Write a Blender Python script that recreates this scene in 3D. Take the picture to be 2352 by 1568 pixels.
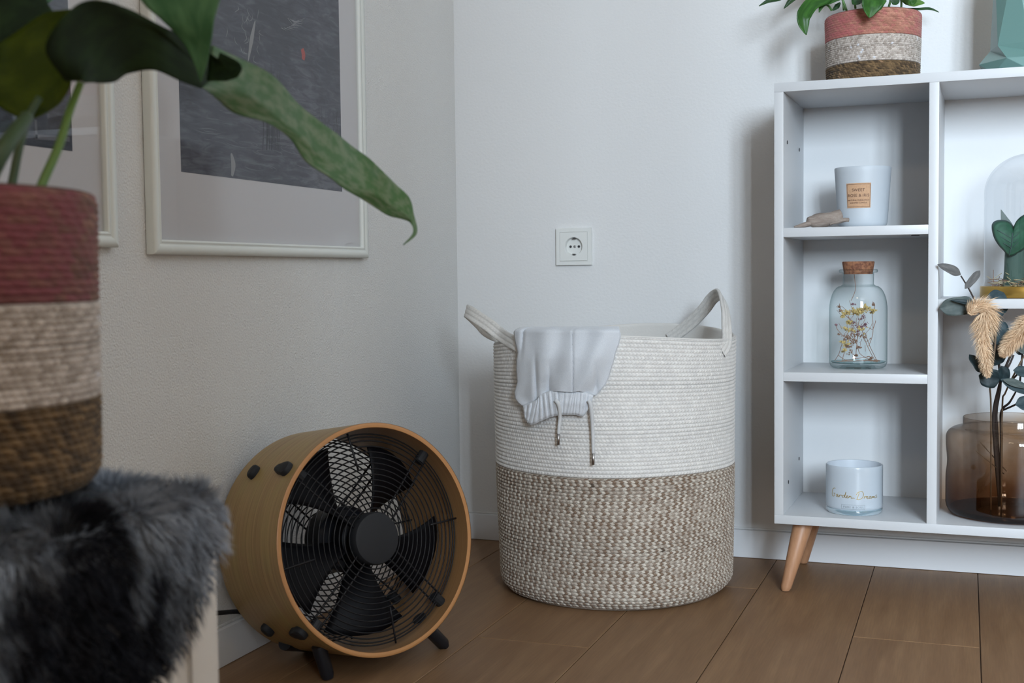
import bpy, bmesh, math, random
import numpy as np
from mathutils import Vector, Matrix

for o in list(bpy.data.objects): bpy.data.objects.remove(o)
SC = bpy.context.scene
COL = SC.collection
PI = math.pi
R_ = math.radians

# ------------------------------------------------------------------ camera
CAM = np.array([1.0914, -2.5957, 0.6029]); YAW, PITCH, ROLL, FPX = 0.3544, -0.0541, -0.0119, 2829.0
W_, H_ = 2352, 1568
_f = np.array([-math.sin(YAW)*math.cos(PITCH), math.cos(YAW)*math.cos(PITCH), math.sin(PITCH)])
_r = np.array([math.cos(YAW), math.sin(YAW), 0.0]); _u = np.cross(_r, _f)
_c, _s = math.cos(ROLL), math.sin(ROLL)
_r, _u = _c*_r+_s*_u, -_s*_r+_c*_u
camd = bpy.data.cameras.new('camera'); cam = bpy.data.objects.new('camera', camd); COL.objects.link(cam)
camd.sensor_width = 36; camd.lens = FPX/W_*36; camd.clip_start = 0.02; camd.clip_end = 60
cam.matrix_world = Matrix(((_r[0], _u[0], -_f[0], CAM[0]), (_r[1], _u[1], -_f[1], CAM[1]), (_r[2], _u[2], -_f[2], CAM[2]), (0, 0, 0, 1)))
camd.dof.use_dof = True; camd.dof.focus_distance = 2.25; camd.dof.aperture_fstop = 8.0
SC.camera = cam

# ------------------------------------------------------------------ world, lights, exposure
wd = bpy.data.worlds.new('sky'); SC.world = wd; wd.use_nodes = True
wd.node_tree.nodes['Background'].inputs[0].default_value = (0.62, 0.78, 1.0, 1)
wd.node_tree.nodes['Background'].inputs[1].default_value = 1.0
SC.view_settings.view_transform = 'Standard'; SC.view_settings.look = 'None'
SC.view_settings.exposure = 0.0; SC.view_settings.gamma = 1; SC.view_settings.use_curve_mapping = False

RX, RY, RZ = 4.3, -4.5, 2.5                     # room: x 0..RX, y RY..0, z 0..RZ
WIN = (1.85, 2.95, 0.95, 2.30)                  # window opening in the wall behind the camera (x0,x1,z0,z1)
def area(name, loc, rot, sx, sy, power, colr):
    l = bpy.data.lights.new(name, 'AREA'); l.shape = 'RECTANGLE'; l.size = sx; l.size_y = sy
    l.energy = power; l.color = colr
    o = bpy.data.objects.new(name, l); COL.objects.link(o); o.location = loc; o.rotation_euler = rot
    return o
# daylight through the three panes of the window
pw = (WIN[1]-WIN[0])/3
for i in range(3):
    area('daylight', (WIN[0]+pw*(i+.5), RY-0.03, (WIN[2]+WIN[3])/2), (R_(90), 0, 0), pw-.09, WIN[3]-WIN[2]-.1, 88, (0.75, 0.88, 1.0))
# added warm fill light under the ceiling, from no known lamp
area('warm_fill_light', (0.9, -3.3, RZ-0.12), (0, 0, 0), 0.45, .45, 9, (1.0, 0.78, 0.52))

# ------------------------------------------------------------------ projection helpers (pixel of the photograph -> point in the room)
def ray(x, y): return _f+_r*((x-W_/2)/FPX)-_u*((y-H_/2)/FPX)
def at(x, y, d): return CAM+ray(x, y)*d
def atz(x, y, z): q = ray(x, y); return CAM+q*(z-CAM[2])/q[2]
def atx(x, y, X): q = ray(x, y); return CAM+q*(X-CAM[0])/q[0]
def aty(x, y, Y): q = ray(x, y); return CAM+q*(Y-CAM[1])/q[1]
def dep(P): return float((np.array(P)-CAM)@_f)
CO = np.array([0.7541, -0.2747]); CYAW = -0.0177; CC, CS = math.cos(CYAW), math.sin(CYAW)
def cw(x, y, z): return np.array([CO[0]+CC*x-CS*y, CO[1]+CS*x+CC*y, z])     # cabinet frame -> world
def cabxy(px, py, yl):
    q = ray(px, py); nrm = np.array([-CS, CC]); t_ = (yl-(CAM[:2]-CO)@nrm)/(q[:2]@nrm); return (CAM+q*t_)[:2]
def oncyl(x, y, c, r):
    q = ray(x, y); a = q[0]**2+q[1]**2; ox, oy = CAM[0]-c[0], CAM[1]-c[1]
    b = 2*(ox*q[0]+oy*q[1]); cc = ox*ox+oy*oy-r*r; D = b*b-4*a*cc
    if D < 0: D = 0
    return CAM+q*((-b-math.sqrt(D))/(2*a))

# ------------------------------------------------------------------ materials
def nt(name):
    m = bpy.data.materials.new(name); m.use_nodes = True
    n = m.node_tree.nodes; b = n['Principled BSDF']
    return m, n, m.node_tree.links, b
def mat(name, c, rough=.6, metal=0, spec=.5, coat=0, noise=None, bump=None, c2=None, coords='Object', stretch=(1, 1, 1), sub=0, trans=0, sheen=0, detail=4):
    """noise=(scale, mix amount toward c2); bump=(scale, strength, distance)"""
    m, n, l, b = nt(name)
    b.inputs['Base Color'].default_value = (*c, 1); b.inputs['Roughness'].default_value = rough
    b.inputs['Metallic'].default_value = metal; b.inputs['Specular IOR Level'].default_value = spec
    b.inputs['Coat Weight'].default_value = coat; b.inputs['Coat Roughness'].default_value = .08
    b.inputs['Sheen Weight'].default_value = sheen
    if trans: b.inputs['Transmission Weight'].default_value = trans
    if noise or bump:
        tc = n.new('ShaderNodeTexCoord'); mp = n.new('ShaderNodeMapping'); mp.inputs['Scale'].default_value = stretch
        l.new(tc.outputs[coords], mp.inputs[0])
    if noise:
        t = n.new('ShaderNodeTexNoise'); t.inputs['Scale'].default_value = noise[0]; t.inputs['Detail'].default_value = detail
        t.inputs['Roughness'].default_value = .6
        l.new(mp.outputs[0], t.inputs[0])
        r = n.new('ShaderNodeValToRGB'); r.color_ramp.elements[0].position = .5-.5*noise[1]; r.color_ramp.elements[1].position = .5+.5*noise[1]
        r.color_ramp.elements[0].color = (*c, 1); r.color_ramp.elements[1].color = (*(c2 or c), 1)
        l.new(t.outputs[0], r.inputs[0]); l.new(r.outputs[0], b.inputs['Base Color'])
    if bump:
        t = n.new('ShaderNodeTexNoise'); t.inputs['Scale'].default_value = bump[0]; t.inputs['Detail'].default_value = 3
        l.new(mp.outputs[0], t.inputs[0])
        bm_ = n.new('ShaderNodeBump'); bm_.inputs['Strength'].default_value = bump[1]; bm_.inputs['Distance'].default_value = bump[2]
        l.new(t.outputs[0], bm_.inputs['Height']); l.new(bm_.outputs[0], b.inputs['Normal'])
    return m
def mat_attr(name, rough=.85, noise=None, sheen=0.0, spec=.3, coat=0):
    """colour from the mesh's own 'col' attribute, with fibre noise"""
    m, n, l, b = nt(name); a = n.new('ShaderNodeAttribute'); a.attribute_name = 'col'
    b.inputs['Roughness'].default_value = rough; b.inputs['Specular IOR Level'].default_value = spec
    b.inputs['Sheen Weight'].default_value = sheen; b.inputs['Coat Weight'].default_value = coat
    if noise:
        tc = n.new('ShaderNodeTexCoord'); t = n.new('ShaderNodeTexNoise'); t.inputs['Scale'].default_value = noise[0]; t.inputs['Detail'].default_value = 3
        l.new(tc.outputs['Object'], t.inputs[0])
        mr = n.new('ShaderNodeMapRange'); mr.inputs['From Min'].default_value = .3; mr.inputs['From Max'].default_value = .7
        mr.inputs['To Min'].default_value = 1-noise[1]; mr.inputs['To Max'].default_value = 1+noise[1]
        l.new(t.outputs[0], mr.inputs[0])
        mx = n.new('ShaderNodeVectorMath'); mx.operation = 'SCALE'
        l.new(a.outputs['Color'], mx.inputs[0]); l.new(mr.outputs[0], mx.inputs['Scale']); l.new(mx.outputs[0], b.inputs['Base Color'])
        bp = n.new('ShaderNodeBump'); bp.inputs['Strength'].default_value = .4; bp.inputs['Distance'].default_value = .0006
        l.new(t.outputs[0], bp.inputs['Height']); l.new(bp.outputs[0], b.inputs['Normal'])
    else: l.new(a.outputs['Color'], b.inputs['Base Color'])
    return m
def glass(name, tint, edge, gloss=.06, rough=.0, power=3.0, noise=None):
    """thin clear glass: tinted see-through wall with a fresnel reflection"""
    m = bpy.data.materials.new(name); m.use_nodes = True; n = m.node_tree.nodes; l = m.node_tree.links
    n.remove(n['Principled BSDF']); out = n['Material Output']
    tr = n.new('ShaderNodeBsdfTransparent'); gl = n.new('ShaderNodeBsdfGlossy'); gl.inputs['Roughness'].default_value = rough
    lw = n.new('ShaderNodeLayerWeight'); lw.inputs[0].default_value = .5
    pwn = n.new('ShaderNodeMath'); pwn.operation = 'POWER'; pwn.inputs[1].default_value = power; l.new(lw.outputs['Facing'], pwn.inputs[0])
    mx = n.new('ShaderNodeMix'); mx.data_type = 'RGBA'; l.new(pwn.outputs[0], mx.inputs[0])
    mx.inputs[6].default_value = (*tint, 1); mx.inputs[7].default_value = (*edge, 1)
    if noise:
        tc = n.new('ShaderNodeTexCoord'); t = n.new('ShaderNodeTexNoise'); t.inputs['Scale'].default_value = noise[0]; t.inputs['Detail'].default_value = 5
        t.inputs['Distortion'].default_value = 1.0
        l.new(tc.outputs['Object'], t.inputs[0]); r = n.new('ShaderNodeValToRGB'); r.color_ramp.elements[0].position = .35; r.color_ramp.elements[1].position = .68
        r.color_ramp.elements[0].color = (*tint, 1); r.color_ramp.elements[1].color = (*noise[1], 1)
        l.new(t.outputs[0], r.inputs[0]); l.new(r.outputs[0], mx.inputs[6])
    l.new(mx.outputs[2], tr.inputs[0])
    fr = n.new('ShaderNodeMath'); fr.operation = 'POWER'; fr.inputs[1].default_value = 5; l.new(lw.outputs['Facing'], fr.inputs[0])
    ad = n.new('ShaderNodeMath'); ad.operation = 'MULTIPLY_ADD'; ad.inputs[1].default_value = .55; ad.inputs[2].default_value = gloss; ad.use_clamp = True; l.new(fr.outputs[0], ad.inputs[0])
    ms = n.new('ShaderNodeMixShader'); l.new(ad.outputs[0], ms.inputs[0]); l.new(tr.outputs[0], ms.inputs[1]); l.new(gl.outputs[0], ms.inputs[2])
    l.new(ms.outputs[0], out.inputs[0]); return m
def leafmat(name, c1, c2, scale=18, rough=.42, sub=.12, transl=.35, stretch=(1, 1, 1)):
    m, n, l, b = nt(name); b.inputs['Specular IOR Level'].default_value = .28
    tc = n.new('ShaderNodeTexCoord'); mp = n.new('ShaderNodeMapping'); mp.inputs['Scale'].default_value = stretch
    l.new(tc.outputs['UV'], mp.inputs[0]); t = n.new('ShaderNodeTexNoise')
    t.inputs['Scale'].default_value = scale; t.inputs['Detail'].default_value = 4; l.new(mp.outputs[0], t.inputs[0])
    r = n.new('ShaderNodeValToRGB'); r.color_ramp.elements[0].position = .42; r.color_ramp.elements[1].position = .62
    r.color_ramp.elements[0].color = (*c1, 1); r.color_ramp.elements[1].color = (*c2, 1); l.new(t.outputs[0], r.inputs[0])
    l.new(r.outputs[0], b.inputs['Base Color']); b.inputs['Roughness'].default_value = rough
    bp = n.new('ShaderNodeBump'); bp.inputs['Strength'].default_value = .25; bp.inputs['Distance'].default_value = .002; l.new(t.outputs[0], bp.inputs['Height']); l.new(bp.outputs[0], b.inputs['Normal'])
    if transl:
        ts = n.new('ShaderNodeBsdfTranslucent'); g = n.new('ShaderNodeMix'); g.data_type = 'RGBA'; g.blend_type = 'MULTIPLY'; g.inputs[0].default_value = 1
        g.inputs[7].default_value = (1.0, 1.0, .25, 1); l.new(r.outputs[0], g.inputs[6]); l.new(g.outputs[2], ts.inputs[0])
        ms = n.new('ShaderNodeMixShader'); ms.inputs[0].default_value = transl
        l.new(b.outputs[0], ms.inputs[1]); l.new(ts.outputs[0], ms.inputs[2]); l.new(ms.outputs[0], n['Material Output'].inputs[0])
    return m

M = {}
M['wall'] = mat('wall_paint', (.70, .70, .69), .9, spec=.2, bump=(310, .8, .0028))
M['wall_smooth'] = mat('wall_paint_smooth', (.74, .74, .74), .9, spec=.2, bump=(170, .35, .0016))
M['wall_far'] = mat('wall_far_paint', (.38, .30, .21), .9)
M['ceil'] = mat('ceiling_paint', (.62, .61, .60), .9)
M['trim'] = mat('trim_white', (.74, .75, .77), .45, bump=(40, .05, .001))
M['frame'] = mat('frame_white', (.72, .75, .72), .4)
M['cab'] = mat('cabinet_white', (.585, .60, .62), .38, bump=(300, .03, .0004))
M['mat'] = mat('mat_board', (.68, .67, .66), .8)
M['black'] = mat('black_plastic', (.010, .011, .015), .34, spec=.4)
M['blackmat'] = mat('black_rubber', (.016, .017, .020), .6, spec=.3, bump=(400, .1, .0004))
M['wire'] = mat('black_wire', (.008, .008, .010), .45, spec=.3)
M['blade'] = mat('blade_black', (.004, .004, .006), .5, spec=.15)
M['metal'] = mat('steel', (.45, .45, .46), .28, metal=1)
M['darkhole'] = mat('dark_hole', (.03, .03, .035), .7)
M['beech'] = mat('beech_wood', (.50, .27, .15), .45, noise=(30, .5), c2=(.40, .20, .105), stretch=(6, 6, .6))
M['cork'] = mat('cork', (.36, .16, .08), .85, noise=(160, .25), c2=(.16, .06, .035), bump=(200, .4, .001))
M['socket'] = mat('socket_white', (.76, .77, .75), .3)

def wood_floor(name, c1, c2, c3):
    m, n, l, b = nt(name); b.inputs['Roughness'].default_value = .5; b.inputs['Specular IOR Level'].default_value = .35
    tc = n.new('ShaderNodeTexCoord'); oi = n.new('ShaderNodeObjectInfo')
    off = n.new('ShaderNodeVectorMath'); off.operation = 'MULTIPLY_ADD'; off.inputs[1].default_value = (1, 1, 1)
    sc = n.new('ShaderNodeVectorMath'); sc.operation = 'SCALE'; sc.inputs['Scale'].default_value = 37.0
    cb = n.new('ShaderNodeCombineXYZ'); l.new(oi.outputs['Random'], cb.inputs[0]); l.new(oi.outputs['Random'], cb.inputs[1]); l.new(cb.outputs[0], sc.inputs[0])
    l.new(tc.outputs['Object'], off.inputs[0]); l.new(sc.outputs[0], off.inputs[2])
    def tex(scale, st, det=6, dist=0.0):
        mp = n.new('ShaderNodeMapping'); mp.inputs['Scale'].default_value = st; l.new(off.outputs[0], mp.inputs[0])
        t = n.new('ShaderNodeTexNoise'); t.inputs['Scale'].default_value = scale; t.inputs['Detail'].default_value = det; t.inputs['Distortion'].default_value = dist
        l.new(mp.outputs[0], t.inputs[0]); return t
    a = tex(5, (5.5, .55, 1), 6, .8); f = tex(60, (6, .25, 1), 3)
    wv = n.new('ShaderNodeTexWave'); wv.inputs['Scale'].default_value = 9; wv.inputs['Distortion'].default_value = 9; wv.inputs['Detail'].default_value = 3; wv.inputs['Detail Scale'].default_value = .7
    mp = n.new('ShaderNodeMapping'); mp.inputs['Scale'].default_value = (1.3, .16, 1); l.new(off.outputs[0], mp.inputs[0]); l.new(mp.outputs[0], wv.inputs[0])
    r = n.new('ShaderNodeValToRGB'); r.color_ramp.elements[0].position = .3; r.color_ramp.elements[1].position = .72
    r.color_ramp.elements[0].color = (*c1, 1); r.color_ramp.elements[1].color = (*c2, 1); l.new(a.outputs[0], r.inputs[0])
    m1 = n.new('ShaderNodeMix'); m1.data_type = 'RGBA'; m1.blend_type = 'MULTIPLY'; m1.inputs[0].default_value = .42
    l.new(r.outputs[0], m1.inputs[6]); l.new(f.outputs[0], m1.inputs[7])
    m2 = n.new('ShaderNodeMix'); m2.data_type = 'RGBA'; m2.inputs[7].default_value = (*c3, 1)
    mm = n.new('ShaderNodeMath'); mm.operation = 'MULTIPLY'; mm.inputs[1].default_value = .22; l.new(wv.outputs['Fac'], mm.inputs[0]); l.new(mm.outputs[0], m2.inputs[0])
    l.new(m1.outputs[2], m2.inputs[6])
    m3 = n.new('ShaderNodeVectorMath'); m3.operation = 'SCALE'; mr = n.new('ShaderNodeMapRange'); mr.inputs['To Min'].default_value = .93; mr.inputs['To Max'].default_value = 1.07
    l.new(oi.outputs['Random'], mr.inputs[0]); l.new(mr.outputs[0], m3.inputs['Scale']); l.new(m2.outputs[2], m3.inputs[0]); l.new(m3.outputs[0], b.inputs['Base Color'])
    bp = n.new('ShaderNodeBump'); bp.inputs['Strength'].default_value = .12; bp.inputs['Distance'].default_value = .0008; l.new(f.outputs[0], bp.inputs['Height']); l.new(bp.outputs[0], b.inputs['Normal'])
    return m
M['floor'] = wood_floor('oak_plank', (.245, .132, .062), (.335, .195, .098), (.18, .095, .048))
M['joint'] = mat('plank_joint', (.05, .03, .02), .9)

# ------------------------------------------------------------------ mesh helpers
def link(name, me, m=None, parent=None, smooth=False, loc=None):
    o = bpy.data.objects.new(name, me); COL.objects.link(o)
    if m is not None:
        for k in (m if isinstance(m, (list, tuple)) else [m]): me.materials.append(k)
    if smooth: me.shade_smooth()
    if parent is not None: o.parent = parent
    if loc is not None: o.location = loc
    return o
def P0(parent):
    v = Vector((0, 0, 0)); p = parent
    while p is not None: v += p.location; p = p.parent
    return np.array(v)
def pyobj(name, V, F, m, parent=None, smooth=False, uv=None):
    V = np.asarray(V, float)-P0(parent)
    me = bpy.data.meshes.new(name); me.from_pydata(V.tolist(), [], [tuple(int(i) for i in f) for f in F]); me.update()
    return link(name, me, m, parent, smooth)
def bmobj(name, bm, m, parent=None, smooth=False, bevel=0, segs=2):
    if bevel: bmesh.ops.bevel(bm, geom=bm.edges[:], offset=bevel, segments=segs, affect='EDGES', profile=.6)
    bmesh.ops.recalc_face_normals(bm, faces=bm.faces[:])
    me = bpy.data.meshes.new(name); bm.to_mesh(me); bm.free()
    off = P0(parent)
    me.transform(Matrix.Translation(Vector(-off)))
    o = link(name, me, m, parent, smooth)
    if smooth: me.set_sharp_from_angle(angle=R_(35))
    return o
def box(bm, c, s, mtx=None):
    r = bmesh.ops.create_cube(bm, size=1); mt = Matrix.Translation(Vector(c)) @ Matrix.Diagonal((*s, 1))
    if mtx is not None: mt = mtx @ mt
    bmesh.ops.transform(bm, matrix=mt, verts=r['verts']); return r['verts']
def boxobj(name, lo, hi, m, parent=None, bevel=0, tf=None, kind=None):
    """axis box lo..hi, corners passed through tf (e.g. cabinet frame)"""
    bm = bmesh.new(); lo = np.array(lo, float); hi = np.array(hi, float)
    box(bm, (lo+hi)/2, hi-lo)
    if tf:
        for v in bm.verts: v.co = Vector(tf(*v.co))
    o = bmobj(name, bm, m, parent, smooth=bool(bevel), bevel=bevel)
    if kind: o['kind'] = kind
    return o
def grid(name, P, m, parent=None, cu=False, cv=False, smooth=True, col=None, uv=True, solid=0, flip=False):
    """P[n,m,3] -> quad grid; cu closes the first index, cv the second"""
    P = np.asarray(P, float); n_, m_ = P.shape[:2]; V = (P-P0(parent)).reshape(-1, 3)
    iu = np.arange(n_ if cu else n_-1); iv = np.arange(m_ if cv else m_-1)
    a, b = np.meshgrid(iu, iv, indexing='ij'); a2, b2 = (a+1) % n_, (b+1) % m_
    F = np.stack([a*m_+b, a2*m_+b, a2*m_+b2, a*m_+b2], -1).reshape(-1, 4)
    if flip: F = F[:, ::-1]
    me = bpy.data.meshes.new(name); me.vertices.add(len(V)); me.vertices.foreach_set('co', V.ravel().astype(np.float32))
    me.loops.add(F.size); me.loops.foreach_set('vertex_index', F.ravel().astype(np.int32))
    me.polygons.add(len(F)); me.polygons.foreach_set('loop_start', (np.arange(len(F))*4).astype(np.int32))
    me.update(calc_edges=True); me.validate()
    if col is not None:
        ca = me.color_attributes.new('col', 'FLOAT_COLOR', 'POINT'); c4 = np.ones((len(V), 4), np.float32); c4[:, :3] = np.asarray(col).reshape(-1, 3)
        ca.data.foreach_set('color', c4.ravel())
    if uv:
        ul = me.uv_layers.new(name='UVMap'); U = np.stack([F // m_/max(1, n_-1), F % m_/max(1, m_-1)], -1).astype(np.float32)
        ul.data.foreach_set('uv', U.ravel())
    o = link(name, me, m, parent, smooth)
    if solid:
        md = o.modifiers.new('thick', 'SOLIDIFY'); md.thickness = solid; md.offset = 0
    return o
def lathe(name, prof, c, m, parent=None, seg=64, ang=None, smooth=True, mod=None, caps=True):
    """prof: list of (r,z) ; c: (x,y)"""
    prof = np.array(prof, float); t = np.linspace(0, 2*PI, seg, endpoint=False)
    P = np.zeros((seg, len(prof), 3)); P[..., 0] = c[0]+np.outer(np.cos(t), prof[:, 0]); P[..., 1] = c[1]+np.outer(np.sin(t), prof[:, 0]); P[..., 2] = prof[:, 1][None, :]
    if mod is not None: P = mod(P, t)
    o = grid(name, P, m, parent, cu=True, smooth=smooth)
    if smooth: o.data.set_sharp_from_angle(angle=R_(50))
    return o
def frames(pts):
    pts = np.asarray(pts, float); T = np.gradient(pts, axis=0); T /= np.linalg.norm(T, axis=1)[:, None]+1e-12
    u = np.cross(T[0], [0, 0, 1.0]);
    if np.linalg.norm(u) < 1e-3: u = np.cross(T[0], [1.0, 0, 0])
    U = []; 
    for t in T:
        u = u-t*(u@t); u /= np.linalg.norm(u)+1e-12; U.append(u.copy())
    U = np.array(U); return T, U, np.cross(T, U)
def smoothpath(pts, n=24, closed=False):
    pts = np.asarray(pts, float); k = len(pts)
    t = np.linspace(0, k-1, n); out = []
    for x in t:
        i = min(int(x), k-2); f = x-i
        p0 = pts[max(i-1, 0)]; p1 = pts[i]; p2 = pts[i+1]; p3 = pts[min(i+2, k-1)]
        out.append(.5*((2*p1)+(-p0+p2)*f+(2*p0-5*p1+4*p2-p3)*f*f+(-p0+3*p1-3*p2+p3)*f**3))
    return np.array(out)
def tube_geo(pts, r, seg=8):
    pts = np.asarray(pts, float); T, U, B = frames(pts); r = np.broadcast_to(np.asarray(r, float), (len(pts),))
    a = np.linspace(0, 2*PI, seg, endpoint=False)
    P = pts[:, None]+r[:, None, None]*(np.cos(a)[None, :, None]*U[:, None]+np.sin(a)[None, :, None]*B[:, None])
    V = P.reshape(-1, 3); F = []
    for i in range(len(pts)-1):
        for j in range(seg): F.append((i*seg+j, i*seg+(j+1) % seg, (i+1)*seg+(j+1) % seg, (i+1)*seg+j))
    F.append(tuple(range(seg))[::-1]); F.append(tuple((len(pts)-1)*seg+j for j in range(seg)))
    return V, F
def join(geos):
    V = []; F = []; k = 0
    for v, f in geos:
        V.append(np.asarray(v)); F += [tuple(i+k for i in q) for q in f]; k += len(v)
    return np.vstack(V), F
def tube(name, pts, r, m, parent=None, seg=8):
    V, F = tube_geo(pts, r, seg); return pyobj(name, V, F, m, parent, smooth=True)
def ring_geo(c, e1, e2, R, r, n=72, seg=6):
    t = np.linspace(0, 2*PI, n, endpoint=False); a = np.linspace(0, 2*PI, seg, endpoint=False); e3 = np.cross(e1, e2)
    rad = np.cos(t)[:, None]*e1+np.sin(t)[:, None]*e2
    P = c+rad[:, None]*(R+r*np.cos(a))[None, :, None]+(r*np.sin(a))[None, :, None]*e3
    F = [(i*seg+j, ((i+1) % n)*seg+j, ((i+1) % n)*seg+(j+1) % seg, i*seg+(j+1) % seg) for i in range(n) for j in range(seg)]
    return P.reshape(-1, 3), F
def thing(name, loc, label, cat, group=None):
    o = bpy.data.objects.new(name, None); COL.objects.link(o); o.location = Vector([float(x) for x in loc]); o.empty_display_size = .05
    return tag(o, label, cat, group)
def tag(o, label, cat, group=None):
    o['label'] = label; o['category'] = cat
    if group: o['group'] = group
    return o
rng = np.random.default_rng(7)
def hashn(*a):
    x = np.zeros(np.broadcast(*a).shape)
    for k, v in enumerate(a): x = x+np.asarray(v)*(12.9898+57.233*k)
    return np.modf(np.abs(np.sin(x)*43758.5453))[0]

# ------------------------------------------------------------------ the room
boxobj('wall_left', (-.1, RY-.1, -.02), (0, .1, RZ), M['wall'], kind='structure')
boxobj('wall_back', (0, 0, -.02), (RX+.1, .1, RZ), M['wall_smooth'], kind='structure')
boxobj('wall_right', (RX, RY-.1, -.02), (RX+.1, 0, RZ), M['wall_far'], kind='structure')
boxobj('light_block_wall', (1.48, RY, 0), (1.58, RY+1.57, RZ), M['wall_far'], kind='structure')  # unseen wall stub, added to block daylight from the left side and foreground
bm = bmesh.new()
for lo, hi in (((0, RY-.1, -.02), (WIN[0], RY, RZ)), ((WIN[1], RY-.1, -.02), (RX, RY, RZ)), ((WIN[0], RY-.1, -.02), (WIN[1], RY, WIN[2])), ((WIN[0], RY-.1, WIN[3]), (WIN[1], RY, RZ))):
    box(bm, [(a+b)/2 for a, b in zip(lo, hi)], [b-a for a, b in zip(lo, hi)])
bmobj('wall_front', bm, M['wall_far'])['kind'] = 'structure'
boxobj('ceiling', (-.1, RY-.1, RZ), (RX+.1, .1, RZ+.1), M['ceil'], kind='structure')
wn = thing('window_1', ((WIN[0]+WIN[1])/2, RY, WIN[2]), 'white three-pane window in the front wall', 'window'); wn['kind'] = 'structure'
del wn['category']
for i in range(4):
    x = WIN[0]+pw*i; boxobj('window_frame', (x-.03, RY-.02, WIN[2]), (x+.03, RY+.03, WIN[3]), M['trim'], wn)
for z in (WIN[2], WIN[3]): boxobj('window_frame', (WIN[0]-.03, RY-.02, z-.03), (WIN[1]+.03, RY+.03, z+.03), M['trim'], wn)

# floor: sub-floor slab plus planks laid one by one
fl = boxobj('floor', (0, RY, -.03), (RX, 0, -.0025), M['joint'], kind='structure')
PW = .1972; X0 = .326-2*PW; random.seed(3)
known = {2: -.717, 3: -.262, 5: -.523, 1: -1.18, 4: -1.02, 6: -.86, 0: -.4}
pm = {}
ncol = int((RX-X0)/PW)+1
for c in range(ncol):
    xa, xb = max(X0+c*PW, 0.0), min(X0+(c+1)*PW, RX)
    if xb-xa < .01: continue
    j = known.get(c, -random.uniform(.1, 1.15)); ys = [0.0]
    y = j
    while y > RY+.1: ys.append(y); y -= 1.28
    ys.append(RY)
    for k in range(len(ys)-1):
        ya, yb = ys[k], ys[k+1]; key = (round(xb-xa, 3), round(ya-yb, 3)); g = .0007
        if key not in pm:
            bm = bmesh.new(); box(bm, (0, 0, -.0012), (xb-xa-2*g, ya-yb-2*g, .0024)); bmesh.ops.bevel(bm, geom=[e for e in bm.edges if all(v.co.z > -.0005 for v in e.verts)], offset=.0009, segments=1, affect='EDGES')
            me = bpy.data.meshes.new('plank'); bm.to_mesh(me); bm.free(); me.materials.append(M['floor']); pm[key] = me
        o = bpy.data.objects.new('plank', pm[key]); COL.objects.link(o); o.parent = fl; o.location = ((xa+xb)/2, (ya+yb)/2, 0)

# baseboards with a rounded top lip and caulk bead
def baseboard(name, lo, hi):
    b = boxobj(name, lo, hi, M['trim'], bevel=.0018, kind='structure'); return b
BH = .059
bb = baseboard('baseboard_back', (.012, -.012, .0006), (RX, 0, BH))
boxobj('caulk_bead', (.012, -.004, BH), (RX, 0, BH+.004), M['wall_smooth'], bb, bevel=.0015)
bb = baseboard('baseboard_left', (0, RY, .0006), (.012, 0, BH))
boxobj('caulk_bead', (0, RY, BH), (.004, 0, BH+.004), M['wall'], bb, bevel=.0015)
baseboard('baseboard_right', (RX-.012, RY, .0006), (RX, -.012, BH))
lamp = thing('fill_lamp', (.9, -3.3, RZ-.1), 'unseen round white ceiling fixture added for the warm fill light', 'lamp')  # made-up fixture that goes with the warm fill light
lathe('fill_lamp_shade', [(.28, RZ-.10), (.30, RZ-.06), (.30, RZ), (.0001, RZ)], (.9, -3.3), M['socket'], lamp)

# ------------------------------------------------------------------ wall socket
def socket():
    cx, cz, s = .281, .6631, .0405
    t = thing('wall_socket', (cx, 0, cz), 'square white power socket on the white wall above the laundry basket', 'socket')
    bm = bmesh.new()                                               # outer cover: ring frame
    outer = .0405; inner = .0318
    for sx, sz, w, h in ((0, outer-(outer-inner)/2, 2*outer, outer-inner), (0, -(outer-(outer-inner)/2), 2*outer, outer-inner), (outer-(outer-inner)/2, 0, outer-inner, 2*inner), (-(outer-(outer-inner)/2), 0, outer-inner, 2*inner)):
        box(bm, (cx+sx, -.0045, cz+sz), (w, .009, h))
    bmobj('cover_frame', bm, M['socket'], t)
    # insert plate with a round well
    n = 48; ang = np.linspace(0, 2*PI, n, endpoint=False)+PI/4
    sq = []
    for a in ang:
        k = .0314/max(abs(math.cos(a)), abs(math.sin(a))); sq.append((k*math.cos(a), k*math.sin(a)))
    rows = [[(x, -.0008, z) for x, z in sq], [(x, -.0100, z) for x, z in sq]]
    rows.append([(x*.985, -.0107, z*.985) for x, z in sq])
    R0 = .0198
    for r, y in ((R0+.0008, -.0107), (R0, -.0100), (R0-.0012, .0), (R0-.0016, .004), (.0001, .004)): rows.append([(r*math.cos(a), y, r*math.sin(a)) for a in ang])
    P = np.array(rows).transpose(1, 0, 2)+np.array([cx, 0, cz]); P[..., 1] = np.minimum(P[..., 1], -.0004)
    g = grid('socket_insert', P, M['socket'], t, cu=True); g.data.set_sharp_from_angle(angle=R_(30))
    for dx in (-.0095, .0095):
        lathe_y('pin_hole', (cx+dx, -.0008, cz), .0028, .0006, M['darkhole'], t)
    lathe_y('centre_screw', (cx, -.0008, cz), .0028, .0008, M['metal'], t)
    for sg in (1, -1):
        boxobj('earth_clip', (cx-.0035, -.0085, cz+sg*.0172-.0014), (cx+.0035, -.0009, cz+sg*.0172+.0014), M['metal'], t, bevel=.0005)
        boxobj('clip_slot', (cx-.0015, -.0095, cz+sg*.0185-.0012), (cx+.0035, -.0086, cz+sg*.0185+.0012), M['darkhole'], t)
    return t
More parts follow.
